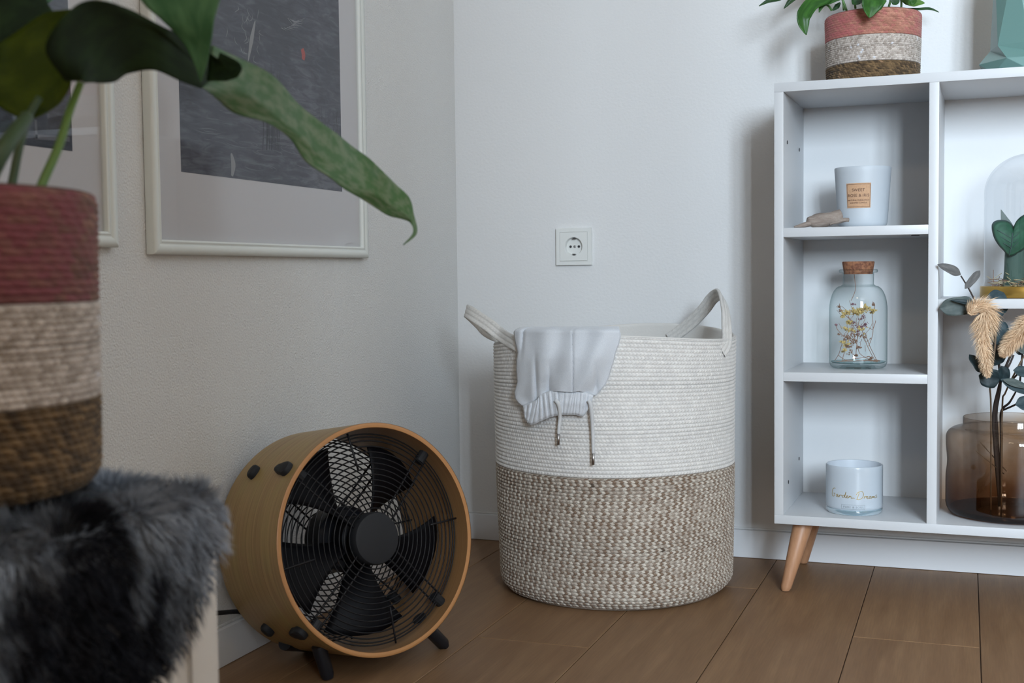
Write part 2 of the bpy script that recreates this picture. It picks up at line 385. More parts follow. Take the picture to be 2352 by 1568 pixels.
def lathe_y(name, c, r, h, m, parent, seg=24):
    a = np.linspace(0, 2*PI, seg, endpoint=False)
    rows = [[(rr*math.cos(x), yy, rr*math.sin(x)) for x in a] for rr, yy in ((r, 0), (r, -h), (.0001, -h))]
    return grid(name, np.array(rows).transpose(1, 0, 2)+np.array(c), m, parent, cu=True)
socket()

# ------------------------------------------------------------------ framed prints on the left wall
def print_mat(name, dark, mid, light, seed):
    m, n, l, b = nt(name); b.inputs['Roughness'].default_value = .55
    tc = n.new('ShaderNodeTexCoord'); mp = n.new('ShaderNodeMapping'); mp.inputs['Scale'].default_value = (1, 3, 14); mp.inputs['Location'].default_value = (seed, seed, 0)
    l.new(tc.outputs['Object'], mp.inputs[0]); t = n.new('ShaderNodeTexNoise'); t.inputs['Scale'].default_value = 6; t.inputs['Detail'].default_value = 9; t.inputs['Roughness'].default_value = .72; t.inputs['Distortion'].default_value = .7
    l.new(mp.outputs[0], t.inputs[0]); t2 = n.new('ShaderNodeTexNoise'); t2.inputs['Scale'].default_value = 6; t2.inputs['Detail'].default_value = 3
    mp2 = n.new('ShaderNodeMapping'); mp2.inputs['Location'].default_value = (seed, 3.1, 0); l.new(tc.outputs['Object'], mp2.inputs[0]); l.new(mp2.outputs[0], t2.inputs[0])
    sx = n.new('ShaderNodeSeparateXYZ'); l.new(tc.outputs['Object'], sx.inputs[0])
    r = n.new('ShaderNodeValToRGB'); e = r.color_ramp.elements; e[0].position = .38; e[1].position = .68; e[0].color = (*dark, 1); e[1].color = (*light, 1)
    k = e.new(.5); k.color = (*mid, 1)
    ad = n.new('ShaderNodeMath'); ad.operation = 'ADD'; l.new(t.outputs[0], ad.inputs[0])
    sb = n.new('ShaderNodeMath'); sb.operation = 'MULTIPLY_ADD'; sb.inputs[1].default_value = .5; sb.inputs[2].default_value = -.25; l.new(t2.outputs[0], sb.inputs[0]); l.new(sb.outputs[0], ad.inputs[1])
    # the printed scene: darker sky above z = .23, pale water below
    wz = n.new('ShaderNodeMapRange'); wz.inputs['From Min'].default_value = .26; wz.inputs['From Max'].default_value = .20; wz.inputs['To Min'].default_value = -.05; wz.inputs['To Max'].default_value = .02
    l.new(sx.outputs[2], wz.inputs[0]); ad2 = n.new('ShaderNodeMath'); ad2.operation = 'ADD'; l.new(ad.outputs[0], ad2.inputs[0]); l.new(wz.outputs[0], ad2.inputs[1])
    l.new(ad2.outputs[0], r.inputs[0]); l.new(r.outputs[0], b.inputs['Base Color']); return m
M['print'] = print_mat('night_lake_print', (.030, .032, .045), (.060, .062, .080), (.14, .15, .17), 0)
M['print2'] = print_mat('dark_print', (.02, .022, .03), (.04, .045, .06), (.07, .08, .10), 5)
M['picglass'] = glass('picture_glass', (.95, .95, .96), (.9, .9, .9), gloss=.035)
def ribbon2(pts, w):
    """flat stroke on the print: pts (y,z) list in metres, w width"""
    p = smoothpath([(a, b, 0) for a, b in pts], max(6, len(pts)*4))[:, :2]; T = np.gradient(p, axis=0); T /= np.linalg.norm(T, axis=1)[:, None]+1e-9
    N = np.stack([-T[:, 1], T[:, 0]], 1); w = np.interp(np.linspace(0, 1, len(p)), np.linspace(0, 1, len(np.atleast_1d(w))), np.atleast_1d(w))[:, None]
    A, B = p+N*w/2, p-N*w/2; V = [(0, *q) for q in np.vstack([A, B])]; n = len(p)
    return np.array(V), [(i, i+1, n+i+1, n+i) for i in range(n-1)]
def picture(y0, y1, z0, z1, label, pm_, py0, py1, pz0, marks):
    t = thing('picture_frame', (0, (y0+y1)/2, z0), label, 'picture', 'white framed prints on the left wall')
    D, Wd = .015, .021
    def rail(a, b, c, d, e, f):                                    # one rail of stepped section between outer and inner rectangle corners
        prof = [(0, .001), (0, D-.003), (.003, D), (.012, D), (.0135, D-.002), (.0155, D-.002), (.017, D-.0005), (Wd, D-.003), (Wd, .004)]
        P = []
        for (yy, zz, sy, sz) in ((a, b, e[0], e[1]), (c, d, f[0], f[1])):
            P.append([(x, yy+sy*k, zz+sz*k) for k, x in prof])
        g = grid('rail', np.array(P), M['frame'], t, smooth=False)
    rail(y0, z0, y1, z0, (1, 1), (-1, 1)); rail(y1, z0, y1, z1, (-1, 1), (-1, -1)); rail(y1, z1, y0, z1, (-1, -1), (1, -1)); rail(y0, z1, y0, z0, (1, -1), (1, 1))
    boxobj('mat_board', (.001, y0+Wd-.002, z0+Wd-.002), (.0045, y1-Wd+.002, z1-Wd+.002), M['mat'], t)
    pr = boxobj('print', (.0046, py0, pz0), (.0049, py1, min(z1-Wd-.05, pz0+.70)), pm_, t)
    for nm, mm, geos in marks:
        V, F = join(geos); V = V+np.array([.00505, 0, 0]); o = pyobj(nm, V, F, mm, pr); o['kind'] = 'stuff'
    boxobj('glass_pane', (.0062, y0+Wd-.001, z0+Wd-.001), (.0078, y1-Wd+.001, z1-Wd+.001), M['picglass'], t)
    return t
def yz(px, py): q = atx(px, py, .005); return (q[1], q[2])
Mpale = mat('print_pale', (.30, .30, .29), .6); Mred = mat('print_red', (.45, .06, .04), .6); Mink = mat('print_ink', (.022, .023, .03), .6); Mgrey = mat('print_grey', (.15, .155, .175), .6)
random.seed(11)
rip = []
for cx_, cy_, rx in ((640, 325, 45), (655, 335, 30), (700, 345, 55), (610, 350, 38), (560, 330, 40), (720, 380, 40), (590, 385, 45), (480, 300, 30)):
    for q in range(3):
        a0 = random.uniform(0, 6); pts = [yz(cx_+(rx-q*9)*math.cos(a0+k*.5), cy_+(rx-q*9)*.22*math.sin(a0+k*.5)+.12*(rx-q*9)*math.cos(a0+k*.5)) for k in range(7)]
        rip.append(ribbon2(pts, [.0002, .0012, .0002]))
for k in range(26):
    x = random.uniform(440, 770); y = random.uniform(205, 400); w = random.uniform(8, 35); rip.append(ribbon2([yz(x, y), yz(x+w/2, y+w*.06+1), yz(x+w, y+w*.12)], [.0001, .001, .0001]))
reeds = []
for k in range(16):
    x = random.uniform(728, 776); y = 300+random.uniform(-8, 14); h = random.uniform(30, 95); reeds.append(ribbon2([yz(x, y), yz(x+random.uniform(-4, 4), y-h*.5), yz(x+random.uniform(-10, 10), y-h)], [.0012, .0008, .0001]))
for k in range(10):
    x = random.uniform(600, 640); reeds.append(ribbon2([yz(x, 345), yz(x+random.uniform(-3, 3), 280), yz(x+random.uniform(-6, 6), 130+random.uniform(0, 90))], [.002, .004, .001]))
pale = [ribbon2([yz(586, 48), yz(578, 90), yz(570, 140)], [.002, .011, .002]), ribbon2([yz(531, 352), yz(536, 378), yz(533, 404)], [.004, .013, .005])]
for k in range(24):
    x = random.uniform(500, 600); y = random.uniform(10, 140); pale.append(ribbon2([yz(x, y), yz(x+random.uniform(-4, 4), y+random.uniform(6, 14)), yz(x+random.uniform(-9, 9), y+random.uniform(14, 24))], [.0002, .001, .0002]))
for k in range(12):
    a = R_(-60+k*14); pale.append(ribbon2([yz(648+26*math.cos(a), 52+12*math.sin(a)), yz(660+40*math.cos(a), 40+30*abs(math.sin(a)))], [.001, .0002]))
red = [ribbon2([yz(694, 112), yz(697, 125), yz(696, 137)], [.010, .013, .009])]
picture(-1.135, -.468, .638, 1.55, 'white framed print of a misty night lake, the frame nearest the wall corner', M['print'], -1.053, -.555, .760,
        [('ripples', Mgrey, rip), ('reeds', Mink, reeds), ('pale_strokes', Mpale, pale), ('red_lantern', Mred, red)])
bars = [ribbon2([yz(80, 314), yz(160, 320)], [.006, .006]), ribbon2([yz(82, 275), yz(84, 318)], [.004, .004])]
picture(-1.878, -1.211, .646, 1.56, 'white framed dark print partly hidden behind the big-leaved foreground plant', M['print2'], -1.79, -1.288, .769,
        [('pale_bars', Mgrey, bars)])

# ------------------------------------------------------------------ woven rope surfaces
def woven(name, c, prof, z0, z1, rowh, nst, colf, m, parent, nt_=720, zs=None, amp=.42, samey=None, lean=None, style='braid'):
    """rope-coiled wall from z0 to z1 about c=(x,y); prof(z)->radius; colf(theta,z,row,f,stitch id,phase)->rgb"""
    nz = int(round((z1-z0)/rowh))*(zs or 5); z = np.linspace(z0, z1, nz+1); t = np.linspace(0, 2*PI, nt_, endpoint=False)
    T, Z = np.meshgrid(t, z, indexing='ij'); rw = (Z-z0)/rowh; row = np.floor(rw+1e-6); f = rw-row; row = np.where(rw >= (z1-z0)/rowh-1e-6, row-1, row)
    f = np.clip(rw-row, 0, 1)
    bulge = np.sqrt(np.clip(1-(2*f-1)**2, 0, 1))
    if style == 'braid': ph = T/(2*PI)*nst+np.abs(f-.5)*1.1+row*.37
    else: ph = T/(2*PI)*nst+f*.9+row*.37
    sid = np.floor(ph); pf = ph-sid
    strand = np.sqrt(np.clip(1-(2*pf-1)**2, 0, 1))
    jit = hashn(sid, row)
    r = prof(Z)+amp*rowh*(bulge*.42+.68*strand*bulge+.16*(jit-.5)-.5)
    P = np.stack([c[0]+r*np.cos(T), c[1]+r*np.sin(T), Z], -1)
    if lean is not None: P = lean(P, T, Z)
    col = colf(T, Z, row, f, sid, pf, jit)
    shade = (.62+.38*np.clip(strand*1.3, 0, 1)*np.clip(bulge*1.5, 0, 1))[..., None]   # crevice shade painted into the colour between the strands
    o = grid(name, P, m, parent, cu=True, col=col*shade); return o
def lerpc(a, b, t): return np.array(a)*(1-t[..., None])+np.array(b)*t[..., None]
M['rope'] = mat_attr('cotton_rope', .9, (900, .10), sheen=.2)
M['jute'] = mat_attr('jute_rope', .92, (700, .22), sheen=.1)

# ------------------------------------------------------------------ laundry basket
BC = np.array([.449, -.297]); BHT = .484
def bprof(z):
    base = .2225+.010*np.clip(z/.48, 0, 1)
    return base-.020*np.clip(1-z/.028, 0, 1)**2
def blean(P, T, Z):                                                # soft rim: dips at the two sides
    k = np.clip((Z-.30)/(BHT-.30), 0, 1)**1.5
    dz = k*(-.0105*np.cos(2*T+.1)+.0060*np.cos(T-.2)+.0)
    P = P.copy(); P[..., 2] += dz
    wob = .003*np.sin(3*T+1)*np.clip(Z/.4, 0, 1)+.0022*np.sin(5*T+Z*9)
    P[..., 0] += wob*np.cos(T); P[..., 1] += wob*np.sin(T); return P
bk = thing('laundry_basket', (BC[0], BC[1], 0), 'tall round rope laundry basket, cream above and brown-flecked below, in the room corner', 'basket')
def c_cream(T, Z, row, f, sid, pf, j):
    c = lerpc((.70, .68, .66), (.80, .78, .75), j); dark = (hashn(sid*3.1, row*7.7) > .99985)[..., None]; return np.where(dark, np.array([.25, .2, .16]), c)
def c_brown(T, Z, row, f, sid, pf, j):
    par = np.mod(sid+np.floor(row*.5), 2); k = np.clip(.75*par+.6*(j-.5)+.12, 0, 1)
    lump = .5+.5*np.sin(T*7+Z*30)*np.sin(Z*44-T*3); k = np.clip(k+.12*(lump-.5), 0, 1)
    c = lerpc((.22, .15, .105), (.64, .585, .51), k); dark = (hashn(sid*5.3, row*2.9) > .9990)[..., None]; return np.where(dark, np.array([.10, .07, .05]), c)
ZB = .2425
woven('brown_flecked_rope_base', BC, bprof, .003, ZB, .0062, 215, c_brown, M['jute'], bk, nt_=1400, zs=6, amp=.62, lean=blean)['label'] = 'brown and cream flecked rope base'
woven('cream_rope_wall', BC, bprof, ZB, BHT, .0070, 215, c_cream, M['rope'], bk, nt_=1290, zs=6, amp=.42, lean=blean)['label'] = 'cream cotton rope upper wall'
# inside lining wall, rim and bottom
t = np.linspace(0, 2*PI, 180, endpoint=False); zz = np.concatenate([[BHT, BHT+.0022, BHT+.0022, BHT], np.linspace(BHT-.004, .012, 60)])
off = np.concatenate([[.000, -.0012, -.0045, -.0062], np.full(60, -.0065)])
T, Z = np.meshgrid(t, zz, indexing='ij'); Rr = bprof(Z)+off[None]+.0006*np.sin(Z/.0060*2*PI)
P = blean(np.stack([BC[0]+Rr*np.cos(T), BC[1]+Rr*np.sin(T), Z], -1), T, np.minimum(Z, BHT))
grid('inner_wall', P, mat('cream_inside', (.70, .68, .65), .95, bump=(300, .4, .001)), bk, cu=True)
lathe('basket_bottom', [(.0001, .011), (.205, .011), (.2085, .006), (.205, .0012), (.0001, .0012)], BC, M['trim'] if 0 else mat('jute_bottom', (.38, .32, .26), .95, noise=(200, .4), c2=(.24, .18, .14)), bk)
def strap(name, ctr, wv, m, parent, width=.0215, th=.0055, label=None):
    """braided strap: centre line points, width direction per point"""
    n = 90; C_ = smoothpath(ctr, n); Wv = smoothpath(wv, n); Wv /= np.linalg.norm(Wv, axis=1)[:, None]
    T = np.gradient(C_, axis=0); L = np.cumsum(np.linalg.norm(T, axis=1)); T /= np.linalg.norm(T, axis=1)[:, None]; N = np.cross(T, Wv); N /= np.linalg.norm(N, axis=1)[:, None]
    prof = []                                                      # three rope rows side by side
    ks = 3
    for side in (1, -1):
        for q in range(ks*8):
            x = -width/2+width*(q+.5)/(ks*8); ff = ((q+.5)/8) % 1; prof.append((x*side*-1 if side > 0 else -x*side*-1*1, side*(th/2*(.55+.45*math.sqrt(max(0, 1-(2*ff-1)**2)))), ff))
    pr = [(-width/2+width*(q+.5)/(ks*8), +1, ((q+.5)/8) % 1, int(q/8)) for q in range(ks*8)]+[(width/2-width*(q+.5)/(ks*8), -1, ((q+.5)/8) % 1, ks-1-int(q/8)) for q in range(ks*8)]
    P = np.zeros((n, len(pr), 3)); col = np.zeros((n, len(pr), 3))
    for j, (x, sd, ff, rw) in enumerate(pr):
        bul = math.sqrt(max(0, 1-(2*ff-1)**2)); ph = L/.0062+abs(ff-.5)*1.1+rw*.4; pf = np.modf(ph)[0]; st = np.sqrt(np.clip(1-(2*pf-1)**2, 0, 1))
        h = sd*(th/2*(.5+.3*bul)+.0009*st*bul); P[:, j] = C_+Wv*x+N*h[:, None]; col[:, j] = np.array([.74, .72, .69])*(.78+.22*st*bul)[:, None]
    o = grid(name, P, m, parent, cv=True, col=col); return o
def rim(th, r=0, z=0):
    Zr = BHT; p = blean(np.array([[[BC[0]+(bprof(Zr)+r)*math.cos(th), BC[1]+(bprof(Zr)+r)*math.sin(th), Zr]]]), np.array([[th]]), np.array([[Zr]]))[0, 0]; p[2] += z; return p
up = np.array([0, 0, 1.0])
# each handle: centre line points with the outward face normal at each
def handle(pts):
    A = smoothpath([p for p, n in pts], 40); N = smoothpath([n for p, n in pts], 40); T = np.gradient(A, axis=0); w = np.cross(T, N); w /= np.linalg.norm(w, axis=1)[:, None]
    strap('handle', A, w, M['rope'], bk, width=.026)
def nv3(x, y, z=0.0): v = np.array([x, y, z]); return v/np.linalg.norm(v)
handle([(rim(R_(73), -.010, -.030), nv3(.2, .98)), (rim(R_(66), -.010, -.012), nv3(.25, .97)), (rim(R_(57), -.012, .012), nv3(.25, .95, .1)), (rim(R_(48), -.014, .040), nv3(.3, .9, .25)), (rim(R_(41), -.016, .062), nv3(.45, .8, .4)),
        (rim(R_(31), -.020, .074), nv3(.9, .3, .5)), (rim(R_(20), -.022, .068), nv3(.9, -.3, .3)), (rim(R_(8), -.018, .045), nv3(.75, -.65)), (rim(R_(-3), -.010, .018), nv3(.7, -.7)), (rim(R_(-11), -.001, -.006), nv3(.75, -.65)), (rim(R_(-17), .000, -.022), nv3(.8, -.6))])
def lh(px, py, dd): return at(px, py, LD+dd)
LD = dep(rim(R_(205)))
handle([(rim(R_(247), .001, -.022), nv3(-.3, -.95)), (rim(R_(238), .003, -.008), nv3(-.25, -.96)), (lh(1150, 768, -.055), nv3(.0, -1, .1)), (lh(1125, 748, -.045), nv3(.1, -.98, .15)), (lh(1100, 731, -.03), nv3(.05, -.95, .2)), (lh(1080, 718, -.012), nv3(-.35, -.85, .2)),
        (lh(1072, 714, .008), nv3(-.95, .1, .2)), (lh(1082, 722, .026), nv3(-.3, .9, -.1)), (lh(1103, 742, .036), nv3(-.2, .97, -.1)), (lh(1128, 765, .04), nv3(-.3, .95, 0)), (rim(R_(163), -.010, -.010), nv3(-.8, .6)), (rim(R_(158), -.010, -.026), nv3(-.9, .4))])

# ------------------------------------------------------------------ sweatpants hanging over the rim
M['heather'] = mat('grey_heather_jersey', (.56, .59, .64), .95, noise=(700, .35), c2=(.68, .71, .75), bump=(1200, .25, .0004), sheen=.3, stretch=(1, 1, 2.2))
M['rib'] = mat('grey_heather_rib', (.60, .63, .68), .95, noise=(700, .35), c2=(.72, .75, .79), bump=(1200, .25, .0004), sheen=.3)
M['cordgrey'] = mat('grey_cord', (.62, .63, .64), .95, bump=(900, .5, .0008))
sw = thing('sweatpants', tuple(oncyl(1310, 900, BC, .24)), 'pale grey sweatpants hanging over the front rim of the laundry basket', 'sweatpants')
Lp = [(760, 1181), (775, 1183), (790, 1186), (810, 1191), (827, 1188), (850, 1187.5), (879, 1190), (900, 1183), (915, 1185), (925, 1192), (932, 1202)]
Rp = [(757, 1423), (775, 1424), (790, 1420), (809, 1413), (827, 1409), (850, 1402), (870, 1396), (885, 1389), (898, 1378), (908, 1368), (912, 1361)]
nu, nv = 90, 70
def sst(a, b, x): x = min(1, max(0, (x-a)/(b-a))); return x*x*(3-2*x)
lowY = lambda u: np.interp(u, [0, .15, .28, .4, .55, .7, .78, 1], [932, 921, 906, 898, 899, 901, 897, 908])
P = np.zeros((nu, nv+14, 3))
for i in range(nu):
    u = i/(nu-1)
    for j in range(nv):
        v = j/(nv-1); yl = 764+(lowY(u)-764)*v
        yv = 764+(920-764)*v
        xl = np.interp(yv, [a for a, b in Lp], [b for a, b in Lp]); xr = np.interp(yv, [a for a, b in Rp], [b for a, b in Rp])
        xl = np.interp(764+168*v, [a for a, b in Lp], [b for a, b in Lp]); xr = np.interp(764+146*v, [a for a, b in Rp], [b for a, b in Rp])
        x = xl+(xr-xl)*u
        x += 0
        fold = 1.7*(-.0045*math.exp(-((x-(1233-4*(1-v)))/5.0)**2)*sst(.15, .75, v) - .003*math.exp(-((x-1262)/5)**2)*sst(.35, 1, v)
                - .0035*math.exp(-((x-1202+10*v)/4)**2)*(1-sst(0, .5, v)) - .004*math.exp(-((x-1368)/6)**2)*sst(.3, 1, v) - .0012*math.exp(-((x-1316)/2.2)**2)
                + .0022*math.sin(u*9+v*2)+.0016*math.sin(u*23+v*1.5+1))
        puff = .0065+.0180*(1-abs(2*u-1)**2.6)**.8*(.45+.55*math.sin(PI*min(1, v*.9+.12)))
        pf_ = puff*(.35+.65*sst(0, .45, v))
        P[i, 14+j] = oncyl(x, yl, BC, .2385+max(.001, pf_+fold))
    top = P[i, 14]; rad = np.array([top[0]-BC[0], top[1]-BC[1], 0]); R1 = np.linalg.norm(rad); rad /= R1
    for j in range(14):                                            # over the rim and down inside
        k = j/14; ang = (1-k); q = top.copy()
        if k > .35:
            s = (1-k)/.65; q = top+up*(.0085*math.sin(s*PI/2))-rad*(.030*(1-math.cos(s*PI/2)))
        else:
            s = (.35-k)/.35; q = top+up*(.0085-.055*s)-rad*(.030+.012*math.sin(s*PI/2))
        P[i, j] = q
# clamp the outer top row to the rim height
grid('trouser_body', P, M['heather'], sw, solid=.0035)
# side edges turned back so that the cloth reads as two layers
for sgn, edge in ((0, 0), (1, -1)):
    E_ = P[edge, 14:]; rad = E_-np.array([BC[0], BC[1], 0]); rad[:, 2] = 0; rad /= np.linalg.norm(rad, axis=1)[:, None]
    inw = P[1 if edge == 0 else -2, 14:]-E_; inw /= np.linalg.norm(inw, axis=1)[:, None]+1e-9
    a = np.linspace(0, 1, 7); Q = E_[:, None]-rad[:, None]*(np.sin(a*PI/2)*.006)[None, :, None]*1+inw[:, None]*((1-np.cos(a*PI/2))*.012-.002*np.sin(a*PI))[None, :, None]
    grid('side_fold', Q, M['heather'], sw, solid=.002)
# centre seam
cl = []
for v_ in np.linspace(.02, .99, 40):
    jj = 14+int(round(v_*(nv-1))); pxs = [(lambda q: W_/2+FPX*((q-CAM)@_r)/((q-CAM)@_f))(P[i_, jj]) for i_ in range(nu)]; k_ = int(np.argmin(np.abs(np.array(pxs)-1316-2*v_))); cl.append(P[k_, jj])
cl = smoothpath(cl, 60); rad = cl-np.array([BC[0], BC[1], 0]); rad[:, 2] = 0; rad /= np.linalg.norm(rad, axis=1)[:, None]
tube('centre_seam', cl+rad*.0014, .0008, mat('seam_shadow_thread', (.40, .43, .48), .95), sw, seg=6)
# gathered waistband
WT = [(1203, 932), (1233, 919), (1243, 907), (1262, 899), (1290, 898), (1316, 901), (1326, 898), (1345, 902), (1363, 909)]
WB = [(1207, 958), (1219, 973), (1245, 963), (1268, 954), (1289, 950), (1305, 950), (1322, 950), (1338, 953), (1350, 936)]
nu2, nv2 = 260, 14; tp = smoothpath([(a, b, 0) for a, b in WT], nu2); bt = smoothpath([(a, b, 0) for a, b in WB], nu2); P2 = np.zeros((nu2, nv2, 3))
for i in range(nu2):
    u = i/(nu2-1); rp = math.sin(u*2*PI*17+1.5*math.sin(u*9))*(.9 if u < .5 else .35)+.5*math.sin(u*2*PI*29+2)*(.8 if u < .5 else .3)
    for j in range(nv2):
        v = j/(nv2-1); x = tp[i, 0]*(1-v)+bt[i, 0]*v; y = tp[i, 1]*(1-v)+bt[i, 1]*v
        P2[i, j] = oncyl(x+rp*.5, y, BC, .2385+.009+.0055*math.sin(PI*(.15+.8*v))*(1-abs(2*u-1)**6)+.0019*rp*(.5+.5*math.sin(PI*v))+.0005*math.sin(v*PI*5))
grid('waistband', P2, M['rib'], sw, solid=.004)
for j in (0, nv2-1):
    tube('waistband_stitching', P2[:, j], .0022 if j else .0012, M['rib'], sw, seg=6)
for pts, a0, a1 in (([(1276, 919), (1282, 926), (1285, 940), (1286, 960), (1284, 980), (1283, 996)], (1283, 995), (1283, 1021)), ([(1352, 919), (1356, 928), (1359, 950), (1361, 985), (1362, 1015), (1362.5, 1041)], (1362.5, 1040), (1362.5, 1067))):
    w = [oncyl(x, y, BC, .2385+(.0195 if k < 2 else .016 if k < 3 else .010)) for k, (x, y) in enumerate(pts)]
    dr = tube('drawstring', smoothpath(w, 30), np.linspace(.0040, .0028, 30), M['cordgrey'], sw)
    tube('aglet', [oncyl(*a0, BC, .2485), oncyl(*a1, BC, .2485)], .0026, M['metal'], dr, seg=12)

# ------------------------------------------------------------------ bamboo drum fan
FC = at(872, 1236, 1.875)                                          # centre of the front rim
fh = np.array([.873, -.488, 0]); fh /= np.linalg.norm(fh); TILT = R_(9.5)
FA = fh*math.cos(TILT)+up*math.sin(TILT)                           # axis pointing out of the front
FS = np.cross(up, fh); FS /= np.linalg.norm(FS)                    # toward viewer's right when looking at the face
FU = np.cross(FA, FS); FU /= np.linalg.norm(FU)
FR, FD = .1765, .182
fan = thing('drum_fan', (FC[0]-FA[0]*.09, FC[1]-FA[1]*.09, 0), 'round bamboo drum fan with black blades and short black legs standing on the floor', 'fan')
def fp(a, r, d):                                                   # angle (deg, 0 = right, 90 = up), radius, depth behind the front rim
    return FC-FA*d+(FS*math.cos(R_(a))+FU*math.sin(R_(a)))*r
def fan_lathe(name, prof, m, seg=128):
    a = np.linspace(0, 360, seg, endpoint=False); P = np.array([[fp(x, r, d) for r, d in prof] for x in a]); g = grid(name, P, m, fan, cu=True); g.data.set_sharp_from_angle(angle=R_(40)); return g
def bamboo(name, c1, c2, c3):
    m, n, l, b = nt(name); b.inputs['Roughness'].default_value = .42
    tc = n.new('ShaderNodeTexCoord'); mp = n.new('ShaderNodeMapping'); mp.inputs['Scale'].default_value = (5, 60, 1); l.new(tc.outputs['UV'], mp.inputs[0])
    t = n.new('ShaderNodeTexNoise'); t.inputs['Scale'].default_value = 1; t.inputs['Detail'].default_value = 5; t.inputs['Roughness'].default_value = .65; l.new(mp.outputs[0], t.inputs[0])
    mp2 = n.new('ShaderNodeMapping'); mp2.inputs['Scale'].default_value = (14, 9, 1); l.new(tc.outputs['UV'], mp2.inputs[0])
    t2 = n.new('ShaderNodeTexNoise'); t2.inputs['Scale'].default_value = 1; t2.inputs['Detail'].default_value = 2; l.new(mp2.outputs[0], t2.inputs[0])
    r = n.new('ShaderNodeValToRGB'); e = r.color_ramp.elements; e[0].position = .34; e[1].position = .66; e[0].color = (*c1, 1); e[1].color = (*c2, 1); l.new(t.outputs[0], r.inputs[0])
    mx = n.new('ShaderNodeMix'); mx.data_type = 'RGBA'; mx.inputs[7].default_value = (*c3, 1); l.new(r.outputs[0], mx.inputs[6])
    mr = n.new('ShaderNodeMapRange'); mr.inputs['From Min'].default_value = .4; mr.inputs['From Max'].default_value = .75; mr.inputs['To Max'].default_value = .5; l.new(t2.outputs[0], mr.inputs[0]); l.new(mr.outputs[0], mx.inputs[0])
    l.new(mx.outputs[2], b.inputs['Base Color']); return m
Mb = bamboo('bamboo_outer', (.25, .15, .055), (.43, .28, .12), (.34, .27, .09))
Mbi = bamboo('bamboo_inner', (.25, .13, .05), (.33, .18, .075), (.28, .15, .06))
Mbe = bamboo('bamboo_edge', (.42, .19, .07), (.52, .26, .10), (.46, .22, .08))
fan_lathe('drum_outside', [(FR, .0012), (FR, .0)]+[(FR, d) for d in np.linspace(.004, FD-.004, 12)]+[(FR, FD)], Mb)
fan_lathe('drum_inside', [(FR-.0075, FD)]+[(FR-.0075, d) for d in np.linspace(FD-.004, .004, 12)]+[(FR-.0075, .0)], Mbi)
fan_lathe('drum_rim', [(FR, .0008), (FR-.0006, .0001), (FR-.0036, -.0004), (FR-.0069, .0001), (FR-.0075, .0008)], Mbe)
fan_lathe('drum_rim', [(FR-.0075, FD-.0005), (FR-.006, FD+.0004), (FR-.0015, FD+.0004), (FR, FD-.0005)], Mbe)
GD, GB = .022, .150                                                # front and rear grille depth
def grille(name, d0, radii, dome):
    geos = []
    for r in radii: geos.append(ring_geo(FC-FA*(d0-dome*(1-(r/.15)**2)), FS, FU, r, .00115, n=96, seg=6))
    for base in (45, 135, 225, 315):
        for off_ in (-.0085, .0085):
            tv = FS*math.cos(R_(base+90))*off_+FU*math.sin(R_(base+90))*off_
            pts = [fp(base, r, d0-dome*(1-(r/.15)**2)+.0022)+tv for r in np.linspace(.030, FR-.018, 10)]; geos.append(tube_geo(pts, .0017, 6))
    for base in (98, 3, 278, 188):
        pts = [fp(base, r, d0-dome*(1-(r/.15)**2)-.002) for r in np.linspace(.108, FR-.011, 5)]; geos.append(tube_geo(pts, .0016, 6))
    V, F = join(geos); return pyobj(name, V, F, M['wire'], fan, smooth=True)
radii = list(np.linspace(.046, .150, 13))+[.156, .1605]
grille('front_grille', GD, radii, .010)
grille('rear_grille', GB, radii, -.006)
fan_lathe('hub_cap', [(.0001, .004), (.034, .0045), (.0385, .006), (.0405, .010), (.0405, .024), (.030, .030)], M['blackmat'], seg=64)
fan_lathe('blade_hub', [(.0001, .045), (.030, .046), (.036, .050), (.036, .082), (.0001, .084)], M['blade'], seg=48)
fan_lathe('motor_housing', [(.0001, .084), (.046, .086), (.052, .092), (.052, .135), (.044, .146), (.0001, .148)], M['black'], seg=48)
for k in range(5):                                                 # blades: pitched, widening outward
    a0 = 50+72*k; rows = []
    for r in np.linspace(.030, .148, 12):
        s = (r-.030)/.118; half = 12+13.5*s; tw = -.034*(1-.25*s); row = []
        for q in np.linspace(-1, 1, 11):
            rr = r*(1-.03*s*(q > 0)*q*q)
            row.append(fp(a0+half*q+3*s, rr, .066+tw*q*.62-.006*(1-q*q)))
        rows.append(row)
    grid('blade', np.array(rows), M['blade'], fan, solid=.0022)
for a in (45, 135, 225, 315):                                      # grille brackets inside, bolt knobs outside
    for d in (GD+.004, GB-.002):
        V, F = tube_geo([fp(a, FR-.026, d), fp(a, FR-.0070, d)], .0085, 12); pyobj('bracket', V, F, M['blackmat'], fan, smooth=False)
def knob(a, d, big):
    c = fp(a, FR, d); rad = FS*math.cos(R_(a))+FU*math.sin(R_(a)); tan = -FS*math.sin(R_(a))+FU*math.cos(R_(a)); n = 20; P = []
    for h, k in ((-.001, 1.0), (.004, 1.0), (.0075, .93), (.0095, .72), (.0100, .0001)):
        row = []
        for i in range(n):
            t = 2*PI*i/n
            if big: x = .0205*math.cos(t); y = (.0115+.0045*math.cos(t)*-1)*math.sin(t)*(1-.22*math.exp(-((math.cos(t)-.1)/.4)**2))
            else: x = .0085*math.cos(t); y = .0120*math.sin(t)
            row.append(c+rad*h+FA*(-x*k)+tan*(y*k))
        P.append(row)
    g = grid('bolt_knob', np.array(P).transpose(1, 0, 2), M['blackmat'], fan, cu=True); g.data.set_sharp_from_angle(angle=R_(35)); return g
for a, big in ((137, 1), (45, 1), (-45, 1), (-139, 1)): knob(a, GD+.016, big)
for a in (137, 45, -45, -139): knob(a, GB-.022, 0)
LEGA = -57
